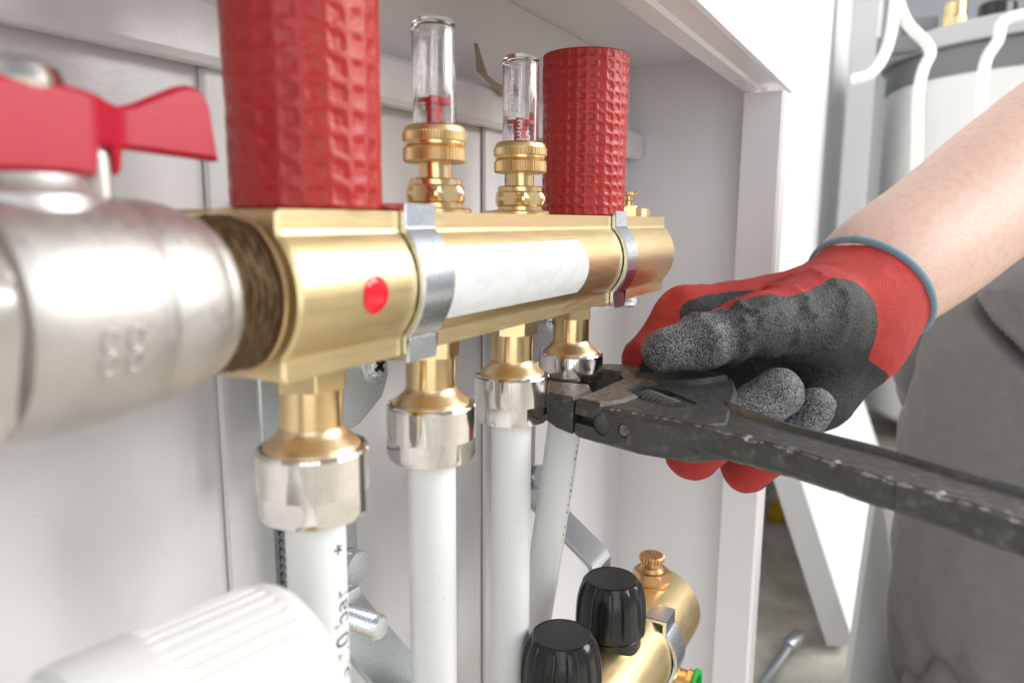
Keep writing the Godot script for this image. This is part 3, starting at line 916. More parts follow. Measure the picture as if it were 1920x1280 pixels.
func couplings_and_pipes() -> void:
	var xs := [0.1272, 0.1768, 0.2268, 0.2776]
	var labels := ["brass and nickel pipe coupling below the red dot sticker", "brass and nickel pipe coupling below the first zinc clamp", "brass and nickel pipe coupling below the blank white label", "brass and nickel pipe coupling gripped between the jaws of the wrench"]
	var plabels := ["white plastic pipe printed with bar pressure, below the red dot", "clean white plastic pipe below the first zinc clamp", "clean white plastic pipe below the blank white label", "white plastic pipe leaning back behind the wrench, with small ink marks"]
	var first: Node3D
	for i in 4:
		var t: Node3D
		if i == 0:
			t = thing("pipe_coupling", labels[0], "pipe coupling", Vector3(xs[0], -0.033, ZA), "couplings under the upper manifold")
			coupling_parts(t)
			first = t
		else:
			t = first.duplicate()
			t.name = numbered("pipe_coupling")
			add_child(t)
			t.position = Vector3(xs[i], -0.033, ZA)
			t.rotation.y = [0.0, 0.35, 0.1, 0.5][i]
			t.set_meta("label", labels[i])
	for i in 4:
		var bottom := -0.36
		var t := thing("pipe", plabels[i], "pipe", Vector3(xs[i], -0.20, ZA), "white pipes under the upper manifold")
		var mb := MB.new()
		var a := Vector3(xs[i], -0.066, ZA)
		if i < 3:
			mb.tube([a, Vector3(xs[i] - 0.0008, bottom, ZA)], [0.0073], 56)
		else:
			mb.tube(bezier(a, Vector3(xs[i], -0.10, ZA - 0.003), Vector3(xs[i] + 0.002, -0.18, ZA - 0.016), Vector3(xs[i] + 0.003, -0.30, ZA - 0.034), 16), [0.0073], 48)
		var p := part(t, "tube", done(mb, 60.0), M.pipe_white)
		if i == 0:
			var vw := atan2(-ZA, -xs[0]) - 0.95
			part(p, "printed_text", round_text("3/10 bar", 0.0066, 0.0073, vw, Vector3(xs[0] - 0.0002, -0.1030, ZA), true), M.print_ink)
			part(p, "printed_mark", round_text("*", 0.0060, 0.0073, vw, Vector3(xs[0] - 0.0001, -0.0795, ZA), true), M.print_ink)
		if i == 3:
			var rng := RandomNumberGenerator.new()
			rng.seed = 5
			var c := bezier(a, Vector3(xs[i], -0.10, ZA - 0.003), Vector3(xs[i] + 0.002, -0.18, ZA - 0.016), Vector3(xs[i] + 0.003, -0.30, ZA - 0.034), 60)
			for k in 22:
				var q: Vector3 = c[5 + k * 1]
				var vw := atan2(-q.z, -q.x) - 1.02 + rng.randf_range(-0.06, 0.06)
				var d := Vector3(cos(vw), 0, sin(vw))
				if rng.randf() < 0.25:
					continue
				mb = MB.new()
				mb.box(q + d * 0.0073, Vector3(0.0002, rng.randf_range(0.0005, 0.0016), rng.randf_range(0.0003, 0.0014)), 0.0, Basis(Vector3.UP, -vw))
				part(p, "printed_mark", done(mb), M.print_ink)

# ------------------------------------------------------------------ zinc clamps and brackets
func clamps() -> void:
	var yc := -0.0155
	for i in 2:
		var x0: float = [0.1430, 0.2805][i]
		var t := thing("zinc_clamp", ["bright zinc strap clamp over the bar beside the red dot", "zinc strap clamp with a purple tinge near the far end of the bar"][i], "clamp", Vector3(x0, -0.04, ZB), "zinc clamps of the manifolds")
		var o := bar_outline(0.0010)
		var line := []
		# front half of the outline from top to bottom, then straight back to the wall
		line.append(Vector2(ZA - 0.045, yc + 0.0190))
		for k in o.size() / 2:
			var q := o[k]
			line.append(Vector2(ZA + q.x, yc + q.y))
		line.append(Vector2(ZA - 0.045, yc - 0.0190))
		part(t, "strap", done(strip_mesh(line, 0.0018, x0, x0 + 0.0125, 0.0003), 22.0), M.zinc)
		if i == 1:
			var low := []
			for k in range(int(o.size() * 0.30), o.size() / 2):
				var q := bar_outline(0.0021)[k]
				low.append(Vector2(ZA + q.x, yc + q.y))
			part(t, "tinted_patch", done(strip_mesh(low, 0.0002, x0 + 0.0010, x0 + 0.0115, 0.0), 30.0), M.zinc_tinted, "purple reflection of the iridescent zinc, put into the colour of the strap")  # magenta reflection on iridescent zinc, put in as a coloured strip
		# foot plate with crosshead screw on the mounting rail
		var px := x0 + 0.030
		var mb := MB.new()
		var plate := PackedVector2Array([Vector2(px - 0.028, -0.030), Vector2(px + 0.0300, -0.030), Vector2(px + 0.0305, -0.055), Vector2(px + 0.0270, -0.0620), Vector2(px + 0.0150, -0.0690), Vector2(px - 0.028, -0.0760)])
		mb.extrude(plate, -0.1660, -0.1640, 0.0005)
		part(t, "foot_plate", done(mb), M.zinc_dull)
		mb = MB.new()
		var g := Transform3D(Basis(Vector3(1, 0, 0), Vector3(0, 0, 1), Vector3(0, -1, 0)), Vector3(px + 0.0215, -0.0495, -0.1640))
		mb.lathe([Vector2(0, 0), Vector2(0.0062, 0), Vector2(0.0062, 0.0010), Vector2(0.0046, 0.0012), Vector2(0.0044, 0.0022), Vector2(0.0034, 0.0034), Vector2(0, 0.0038)], 32, g)
		var sc := part(t, "screw", done(mb), M.zinc)
		mb = MB.new()
		for k in 2:
			mb.box(Vector3(px + 0.0215, -0.0495, -0.1601), Vector3(0.0052, 0.0012, 0.0003), 0.0, Basis(Vector3(0, 0, 1), 0.6 + k * PI / 2))
		part(sc, "cross_slot", done(mb), M.steel_pit)
	for i in 2:
		var x0: float = [0.166, 0.3020][i]
		var t := thing("offset_bracket", ["zinc offset bracket behind the bar-printed pipe, running down to the lower manifold", "zinc offset bracket behind the leaning pipe, running down to the lower manifold"][i], "bracket", Vector3(x0, -0.2, -0.165), "offset brackets between the manifolds")
		var line := [Vector2(-0.1672, -0.0780), Vector2(-0.1672, -0.1290), Vector2(-0.1640, -0.1330), Vector2(-0.1270, -0.1600), Vector2(-0.1245, -0.1640), Vector2(-0.1240, -0.2150)]
		part(t, "strap", done(strip_mesh(line, 0.0025, x0, x0 + 0.0210, 0.0005), 24.0), M.zinc_dull)
		var mb := MB.new()
		var hc := Vector3(x0 + 0.0145, -0.1270 if i == 1 else -0.118, -0.1655)
		var g := Transform3D(Basis(Vector3(1, 0, 0), Vector3(0, 0, 1), Vector3(0, -1, 0)), hc)
		mb.lathe([Vector2(0, 0), Vector2(0.0066, 0), Vector2(0.0068, 0.0006), Vector2(0.0068, 0.0042), Vector2(0.0058, 0.0050), Vector2(0, 0.0050)], 72, g, hexr(0.0056, 0.2))
		part(t, "hexagon_bolt", done(mb, 24.0), M.zinc)
		if i == 0:
			mb = MB.new()
			var rod := [Vector2(0, 0)]
			for k in 22:
				rod.append(Vector2(0.0033, k * 0.00125)); rod.append(Vector2(0.0039, k * 0.00125 + 0.0006))
			rod.append(Vector2(0.0032, 0.0280)); rod.append(Vector2(0, 0.0282))
			mb.lathe(rod, 32, Transform3D(Basis(Vector3(1, 0, 0), Vector3(0, 0, 1), Vector3(0, -1, 0)), Vector3(0.1585, -0.1205, -0.1605)))
			part(t, "threaded_stud", done(mb, 50.0), M.zinc, "protruding threaded zinc stud")
	# strap clamp of the lower manifold, right of the far knob
	var lc := thing("zinc_clamp", "zinc strap clamp over the lower manifold beside the far black knob", "clamp", Vector3(0.30, -0.215, ZL), "zinc clamps of the manifolds")
	var ol := bar_outline(0.0013)
	var ln := [Vector2(ZL - 0.02, -0.197 + 0.0190)]
	for k in ol.size() / 2:
		ln.append(Vector2(ZL + ol[k].x, -0.197 + ol[k].y))
	part(lc, "strap", done(strip_mesh(ln, 0.0018, 0.3000, 0.3140, 0.0003), 22.0), M.zinc)

# ------------------------------------------------------------------ black knobs, white valve head
func knobs() -> void:
	for i in 2:
		var x: float = [0.2272, 0.2768][i]
		var t := thing("valve_knob", ["black ribbed valve knob in front of the leaning white pipe", "black ribbed valve knob next to the brass bleed screw"][i], "knob", Vector3(x, -0.1800, ZL), "black knobs on the lower manifold")
		var mb := MB.new()
		var shape := KnobRibs.new()
		shape.turn = 0.2 * i
		mb.lathe([Vector2(0, 0.0070), Vector2(0.0142, 0.0070), Vector2(0.0150, 0.0076), Vector2(0.0151, 0.0090), Vector2(0.0151, 0.0130), Vector2(0.0149, 0.0180), Vector2(0.0144, 0.0220), Vector2(0.0137, 0.0250), Vector2(0.0128, 0.0274), Vector2(0.0118, 0.0289), Vector2(0.0110, 0.0297), Vector2(0.0104, 0.0300), Vector2(0.0100, 0.0298), Vector2(0, 0.0299)], 200, Transform3D(), shape)
		part(t, "cap", done(mb, 26.0), M.knob_black, "", false)
		mb = MB.new()
		mb.lathe([Vector2(0, 0.0000), Vector2(0.0128, 0.0000), Vector2(0.0132, 0.0005), Vector2(0.0132, 0.0056), Vector2(0.0122, 0.0066), Vector2(0, 0.0072)], 96, Transform3D(), hexr(0.0129, 0.0))
		part(t, "collar", done(mb, 26.0), M.knob_black, "", false)
		mb = MB.new()
		mb.lathe([Vector2(0, -0.0040), Vector2(0.0112, -0.0040), Vector2(0.0112, 0.0002), Vector2(0, 0.0002)], 48)
		part(t, "brass_neck", done(mb), M.brass_turned, "", false)
	# white ribbed thermostat head, axis along the manifold and tipped up
	var c := Vector3(0.0830, -0.0950, -0.1120)
	var t := thing("thermostat_head", "white plastic thermostat head with moulded grip ribs below the ball valve", "valve head", c)
	var d := Vector3(0.975, -0.02, 0.16).normalized()
	var up := (Vector3.UP - d * d.y).normalized()
	var b := Basis(d.cross(up).normalized(), d, up)   # local y along the axis
	var mb := MB.new()
	var R := 0.0212
	var shape := HeadRibs.new()
	var prof := [Vector2(0, -0.035), Vector2(0.0165, -0.035), Vector2(0.0172, -0.034), Vector2(0.0172, -0.0265), Vector2(0.0200, -0.0262), Vector2(R - 0.0010, -0.0255), Vector2(R, -0.0245)]
	for k in 24:
		prof.append(Vector2(R + 0.0002, -0.022 + k * 0.0016))
	prof.append_array([Vector2(R - 0.0002, 0.0160), Vector2(R - 0.0010, 0.0175), Vector2(R - 0.0030, 0.0190), Vector2(R - 0.0065, 0.0200), Vector2(0, 0.0203)])
	mb.lathe(prof, 504, Transform3D(b, Vector3.ZERO), shape)
	part(t, "cap", done(mb, 40.0), M.head_white, "", false)
	mb = MB.new()
	mb.lathe([Vector2(0, -0.047), Vector2(0.0150, -0.047), Vector2(0.0150, -0.035), Vector2(0, -0.035)], 48, Transform3D(b, Vector3.ZERO))
	part(t, "collar", done(mb), M.head_white, "", false)

# ------------------------------------------------------------------ wrench
func weld(mesh: ArrayMesh) -> MB:
	var mb := MB.new()
	var seen := {}
	for s in mesh.get_surface_count():
		var ar := mesh.surface_get_arrays(s)
		var v: PackedVector3Array = ar[Mesh.ARRAY_VERTEX]
		var idx: PackedInt32Array = ar[Mesh.ARRAY_INDEX] if ar[Mesh.ARRAY_INDEX] != null else PackedInt32Array(range(v.size()))
		for i in range(0, idx.size(), 3):
			var q := PackedInt32Array()
			for k in [0, 2, 1]:
				var p := v[idx[i + k]]
				var key := Vector3i((p * 2e5).round())
				if not seen.has(key):
					seen[key] = mb.add(p)
				q.append(seen[key])
			mb.tri(q[0], q[1], q[2])
	return mb

func cut(solids: Array, holes: Array) -> MB:
	var root := CSGCombiner3D.new()
	root.name = "cutting"
	add_child(root)
	var k := 0
	for set_ in [[solids, CSGShape3D.OPERATION_UNION], [holes, CSGShape3D.OPERATION_SUBTRACTION]]:
		for mb in set_[0]:
			var c := CSGMesh3D.new()
			c.name = "piece_%d" % k
			k += 1
			c.mesh = done(mb, 30.0)
			c.operation = set_[1]
			root.add_child(c)
	await get_tree().process_frame
	await get_tree().process_frame
	var mesh := root.bake_static_mesh()
	remove_child(root)
	root.free()
	return weld(mesh)

const FLAT := Transform3D(Vector3(1, 0, 0), Vector3(0, 0, 1), Vector3(0, 1, 0), Vector3.ZERO)  # a plan (x, z) pushed along y

func plan(pts: Array, y0: float, y1: float, bev := 0.0008) -> MB:
	var mb := MB.new()
	var p := PackedVector2Array()
	for q in pts:
		p.append(Vector2(q[0], q[1]) * 0.001)
	mb.extrude(p, y0, y1, bev, FLAT)
	return mb

func wrench() -> void:
	var top := -0.0640
	var t := thing("adjustable_wrench", "worn black steel adjustable wrench gripping the far pipe coupling", "wrench", Vector3(0.25, -0.0786, -0.08))
	# head with fixed jaw
	var head := plan([[239.7, -106.9], [255.0, -106.2], [283.7, -104.9], [293.5, -110.5], [294.0, -119], [291.5, -139], [296, -143], [303, -139], [308, -123], [317, -107], [323, -92], [320, -76], [311, -66], [290, -60], [270, -57], [240, -52], [231, -61], [231.5, -80], [236.4, -96]], -0.0786, -0.0656, 0.0012)
	# raised worn plate round the jaw opening
	var plate := plan([[239.9, -106.7], [255.0, -106.0], [283.7, -104.7], [293.5, -110.5], [294.0, -119], [291.5, -139], [296, -143], [303, -139], [307, -123], [312, -110], [306, -105], [297.9, -104.5], [286, -100.0], [283.3, -89.6], [279, -94.7], [264, -97.1], [256.9, -89.1], [246.5, -90.5], [236.4, -96]], -0.0786, top, 0.0009)
	var face := plan([[241.0, -105.6], [255.0, -104.9], [283.9, -103.6], [294.4, -109.8], [295.0, -119], [292.8, -138], [296, -141.4], [302, -138], [306, -123], [310.6, -110.2], [305.6, -106], [297.5, -105.6], [285, -100.4], [282.6, -91.6], [279, -95.9], [264, -98.3], [256.7, -90.4], [246.8, -91.6], [238.0, -96.5]], top - 0.0004, top + 0.0002, 0.0001)
	var shoulder := plan([[287, -92], [303.7, -88.0], [317, -89], [318, -78], [309, -68], [296.3, -74.6], [290, -80]], -0.0690, top + 0.0004, 0.0009)
	# pocket for the worm, slot of the sliding jaw, bore of the pin
	var pocket := plan([[263.5, -96.5], [277.5, -94.2], [277, -84], [262, -68], [252, -72.0], [250.5, -77], [257.2, -88.6]], -0.0760, -0.0600, 0.0)
	var nrm := Vector3(-0.972, 0, -0.233)
	var dir := Vector3(-0.2916, 0, 0.9565)
	nrm = Vector3(-dir.z, 0, dir.x)
	var d0 := Vector3(0.2397, -0.0714, -0.1069)
	var side := Basis(dir, nrm, dir.cross(nrm))
	var bore := MB.new()
	bore.lathe([Vector2(0, -0.006), Vector2(0.0039, -0.006), Vector2(0.0039, 0.006), Vector2(0, 0.006)], 40, Transform3D(side, d0 + dir * 0.0122))
	var slot := MB.new()
	slot.box(d0 + dir * 0.003, Vector3(0.022, 0.010, 0.0034), 0.0, side)
	var pin := MB.new()
	pin.lathe([Vector2(0, -0.003), Vector2(0.0025, -0.003), Vector2(0.0025, 0.006), Vector2(0, 0.006)], 32, Transform3D(side, d0 + dir * 0.0220))
	var slotted := plan([[299.5, -84.6], [302.0, -85.6], [311.0, -72.5], [308.5, -71.5]], -0.0655, -0.0600, 0.0)
	part(t, "head", done(await cut([head, plate, shoulder], [pocket, bore, slot, pin, slotted]), 30.0), M.steel_black)
	part(t, "jaw_plate", done(await cut([face], [pocket]), 30.0), M.steel_worn, "brown worn raised face round the jaw opening")
	# sliding jaw
	var jaw := plan([[264.6, -112.2], [255.2, -107.0], [244.2, -107.6], [240.5, -108.2], [241.5, -116], [244.0, -124], [249, -133], [255, -139], [260.0, -141], [262.0, -137], [262.3, -128]], -0.0782, top - 0.0001, 0.0009)
	for k in jaw.v.size():
		var p := jaw.v[k]
		if p.y < -0.075:
			jaw.v[k].y += 0.0085 * smoothstep(-0.108, -0.140, p.z)
	part(t, "sliding_jaw", done(jaw), M.steel_black)
	part(t, "jaw_face", done(plan([[263.4, -111.9], [254.9, -108.1], [244.4, -108.8], [241.8, -109.3], [242.8, -116], [245.2, -123.5], [250, -132.2], [255.6, -137.8], [259.6, -139.4], [260.8, -136.6], [261.1, -128]], top - 0.0005, top + 0.0001, 0.0001)), M.steel_worn, "brown worn top of the sliding jaw")
	var mb := MB.new()
	mb.lathe([Vector2(0, -0.004), Vector2(0.0037, -0.004), Vector2(0.0037, -0.0005), Vector2(0, 0.0006)], 24, Transform3D(side, d0 + dir * 0.0122))
	part(t, "jaw_rail", done(mb, 20.0), M.steel_black)
	mb = MB.new()
	mb.lathe([Vector2(0, -0.003), Vector2(0.0023, -0.003), Vector2(0.0023, -0.0004), Vector2(0.0019, 0.0), Vector2(0, 0.0)], 24, Transform3D(side, d0 + dir * 0.0220))
	mb.box(d0 + dir * 0.0220 + nrm * 0.0001, Vector3(0.0040, 0.0004, 0.0006), 0.0, side.rotated(nrm, 0.9))
	part(t, "pin_screw", done(mb), M.steel_worn)
	# worm screw
	mb = MB.new()
	var wa := Vector3(0.2700, -0.0700, -0.0905)
	var wb := Vector3(0.2560, -0.0700, -0.0735)
	var wd := (wb - wa).normalized()
	var rows := []
	var n := 150
	var w1 := wd.cross(Vector3.UP).normalized()
	var ln := wa.distance_to(wb)
	for k in n + 1:
		var row := PackedVector3Array()
		var s := ln * k / n
		for j in 40:
			var a := TAU * j / 40
			var ph := fposmod(s / 0.0030 + a / TAU, 1.0)
			var r := 0.0042 + 0.0014 * smoothstep(0.10, 0.30, ph) * (1.0 - smoothstep(0.62, 0.82, ph))
			row.append(wa + wd * s + (Vector3.UP * cos(a) + w1 * sin(a)) * r)
		rows.append(row)
	mb.sheet(rows)
	part(t, "worm_screw", done(mb, 50.0), M.steel_black, "threaded worm screw in its pocket")
	# handle: web between two raised edges, the near one notched
	var far := [[311, -68], [272.8, -58.8], [260.9, -50.5], [248.5, -34.3], [241.4, -20.7], [232.5, -1.4], [223.5, 12.9], [216.8, 26.4], [205.0, 50], [191, 78], [170, 120]]
	var near := [[236.0, -92], [233.6, -76], [230.8, -62], [223.7, -42.8], [216.7, -26.5], [206.8, -9.3], [199.3, 6.6], [190.1, 23.9], [178, 47], [163, 76], [142, 110]]
	var web := near.duplicate()
	var fr := far.duplicate()
	fr.reverse()
	web.append_array(fr)
	part(t, "handle_web", done(plan(web, -0.0722, -0.0664, 0.0012), 30.0), M.steel_black)
	for e in 2:
		var edge: Array = [near, far][e]
		var nn := 90
		rows = []
		var cv := []
		for q in edge:
			cv.append(Vector3(q[0], 0, q[1]) * 0.001)
		var path := through(cv, 24)
		for k in path.size():
			var p: Vector3 = path[k]
			var d: Vector3 = (path[mini(k + 1, path.size() - 1)] - path[maxi(k - 1, 0)]).normalized()
			var inw := Vector3(-d.z, 0, d.x) * (1.0 if e == 0 else -1.0)
			if inw.x < 0.0 and e == 0:
				inw = -inw
			if inw.x > 0.0 and e == 1:
				inw = -inw
			var f := float(k) / (path.size() - 1)
			var notch := 0.0
			if e == 0 and f > 0.28:
				notch = smoothstep(0.36, 0.40, absf(fposmod(f * 13.0, 1.0) - 0.5)) * 0.0010
			var w := 0.0052 if e == 0 else 0.0042
			var hi := top - 0.0006 - notch * 0.7
			var lo := -0.0738 - 0.0006 * sin(f * 9.0)
			if f < 0.15:
				hi -= (0.15 - f) * 0.02 * (1 if e == 1 else 0)
			var out := p + inw * notch * 0.5
			rows.append(PackedVector3Array([out + Vector3(0, lo + 0.0012, 0), out + Vector3(0, hi - 0.0012, 0) - inw * 0.0003, out + inw * 0.0011 + Vector3(0, hi, 0), out + inw * (w - 0.0018) + Vector3(0, hi - 0.0001, 0), out + inw * w + Vector3(0, hi - 0.0016, 0), out + inw * (w + 0.0016) + Vector3(0, -0.0695, 0), out + inw * w + Vector3(0, lo + 0.001, 0), out + inw * 0.0011 + Vector3(0, lo, 0)]))
		mb = MB.new()
		mb.sheet(rows)
		var hedge := part(t, "handle_edge", done(mb, 26.0), M.steel_black)
		# bare metal where the blacking is rubbed off the upper corner
		var rub := FastNoiseLite.new()
		rub.seed = 77 + e
		rub.frequency = 1.0
		mb = MB.new()
		for k in rows.size() - 1:
			var u0: float = clampf(rub.get_noise_1d(k * 0.16) * 1.6 + 0.22, 0.0, 0.7)
			var u1: float = clampf(rub.get_noise_1d((k + 1) * 0.16) * 1.6 + 0.22, 0.0, 0.7)
			if u0 + u1 <= 0.02:
				continue
			var q := []
			for g in [[k, u0], [k + 1, u1]]:
				var ra: Vector3 = rows[g[0]][1]
				var rb: Vector3 = rows[g[0]][2]
				var mid := (ra + rb) / 2
				var outw := Vector3(0, 0.00005, 0)
				q.append(mid.lerp(ra, g[1]) + outw - Vector3(0.00004, 0, 0) * (1 if e == 0 else -1))
				q.append(mid.lerp(rb, g[1]) + outw)
			mb.quad(mb.add(q[0]), mb.add(q[2]), mb.add(q[3]), mb.add(q[1]))
		part(hedge, "worn_corner", done(mb, 40.0, false), M.steel_bare, "bare rubbed metal along the corner")

# ------------------------------------------------------------------ person
# each bone: from, to, radius, radius, blend, direction of the back of the hand, how far the rubber coat reaches round, crease size
var bones := []

func field_mesh(cell: float, lo: Vector3, hi: Vector3, puff: FastNoiseLite) -> MB:
	var n := Vector3i(((hi - lo) / cell).ceil()) + Vector3i.ONE
	var f := PackedFloat32Array()
	f.resize(n.x * n.y * n.z)
	f.fill(0.05)
	var marg := 0.010
	for b in bones:
		var a: Vector3 = b[0]
		var e: Vector3 = b[1]
		var ra: float = b[2]
		var rb: float = b[3]
		var kk: float = b[4]
		var cr: float = b[7]
		var m := maxf(ra, rb) + marg
		var p0 := Vector3i(((a.min(e) - Vector3.ONE * m - lo) / cell).floor()).clamp(Vector3i.ZERO, n - Vector3i.ONE)
		var p1 := Vector3i(((a.max(e) + Vector3.ONE * m - lo) / cell).ceil()).clamp(Vector3i.ZERO, n - Vector3i.ONE)
		var ba := e - a
		var l2 := ba.length_squared()
		var ln := ba.length()
		for z in range(p0.z, p1.z + 1):
			for y in range(p0.y, p1.y + 1):
				for x in range(p0.x, p1.x + 1):
					var p := lo + Vector3(x, y, z) * cell
					var h := clampf((p - a).dot(ba) / l2, 0.0, 1.0)
					var d := (p - a - ba * h).length() - lerpf(ra, rb, h)
					if cr > 0.0:
						var sn := absf(sin(h * ln / 0.0066 + p.y * 50.0 + puff.get_noise_3d(p.x * 50.0, p.y * 50.0, p.z * 50.0) * 1.6))
						d -= cr * (pow(1.0 - sn, 3.0) * 2.4 - 0.4)
					var at := (z * n.y + y) * n.x + x
					var o := f[at]
					var q := clampf(0.5 + 0.5 * (o - d) / kk, 0.0, 1.0)
					f[at] = lerpf(o, d, q) - kk * q * (1.0 - q)
	for z in n.z:
		for y in n.y:
			for x in n.x:
				var at := (z * n.y + y) * n.x + x
				if absf(f[at]) < 0.006:
					var p := lo + Vector3(x, y, z) * cell
					f[at] += 0.0009 * puff.get_noise_3d(p.x * 45.0, p.y * 45.0, p.z * 45.0) + 0.0005 * puff.get_noise_3d(p.x * 130.0, p.y * 130.0, p.z * 130.0)
	# surface nets
	var mb := MB.new()
	var id := PackedInt32Array()
	id.resize(f.size())
	id.fill(-1)
	var step := [0, 1, n.x, n.x + 1, n.x * n.y, n.x * n.y + 1, n.x * n.y + n.x, n.x * n.y + n.x + 1]
	var corner := [Vector3(0, 0, 0), Vector3(1, 0, 0), Vector3(0, 1, 0), Vector3(1, 1, 0), Vector3(0, 0, 1), Vector3(1, 0, 1), Vector3(0, 1, 1), Vector3(1, 1, 1)]
	var edges := [[0, 1], [2, 3], [4, 5], [6, 7], [0, 2], [1, 3], [4, 6], [5, 7], [0, 4], [1, 5], [2, 6], [3, 7]]
	for z in n.z - 1:
		for y in n.y - 1:
			for x in n.x - 1:
				var at := (z * n.y + y) * n.x + x
				if absf(f[at]) > cell * 3.0:
					continue
				var neg := 0
				for k in 8:
					if f[at + step[k]] < 0.0:
						neg += 1
				if neg == 0 or neg == 8:
					continue
				var s := Vector3.ZERO
				var c := 0
				for e in edges:
					var u := f[at + step[e[0]]]
					var w := f[at + step[e[1]]]
					if (u < 0.0) != (w < 0.0):
						s += corner[e[0]].lerp(corner[e[1]], u / (u - w))
						c += 1
				id[at] = mb.add(lo + (Vector3(x, y, z) + s / c) * cell)
	for z in range(1, n.z - 1):
		for y in range(1, n.y - 1):
			for x in range(1, n.x - 1):
				var at := (z * n.y + y) * n.x + x
				var here := f[at] < 0.0
				for ax in 3:
					var st: int = [1, n.x, n.x * n.y][ax]
					if here == (f[at + st] < 0.0):
						continue
					var u: int = [n.x, n.x * n.y, 1][ax]
					var w: int = [n.x * n.y, 1, n.x][ax]
					var a := id[at - u - w]
					var b := id[at - w]
					var c := id[at]
					var d := id[at - u]
					if a < 0 or b < 0 or c < 0 or d < 0:
						continue
					if here:
						mb.quad(a, b, c, d)
					else:
						mb.quad(a, d, c, b)
	return mb

# splits a mesh along the line where value crosses zero: [where it is positive, where it is negative]
func split(mb: MB, val: PackedFloat32Array) -> Array:
	var out := [MB.new(), MB.new()]
	var maps := [{}, {}]
	var cuts := [{}, {}]
	for i in range(0, mb.t.size(), 3):
		var q := [mb.t[i], mb.t[i + 1], mb.t[i + 2]]
		for s in 2:
			var sg := 1.0 if s == 0 else -1.0
			var poly := PackedInt32Array()
			for k in 3:
				var a: int = q[k]
				var b: int = q[(k + 1) % 3]
				var fa := val[a] * sg
				var fb := val[b] * sg
				if fa >= 0.0:
					if not maps[s].has(a):
						maps[s][a] = out[s].add(mb.v[a])
					poly.append(maps[s][a])
				if (fa >= 0.0) != (fb >= 0.0):
					var key := Vector2i(mini(a, b), maxi(a, b))
					if not cuts[s].has(key):
						cuts[s][key] = out[s].add(mb.v[a].lerp(mb.v[b], fa / (fa - fb)))
					poly.append(cuts[s][key])
			for k in range(1, poly.size() - 1):
				out[s].tri(poly[0], poly[k], poly[k + 1])
	return out

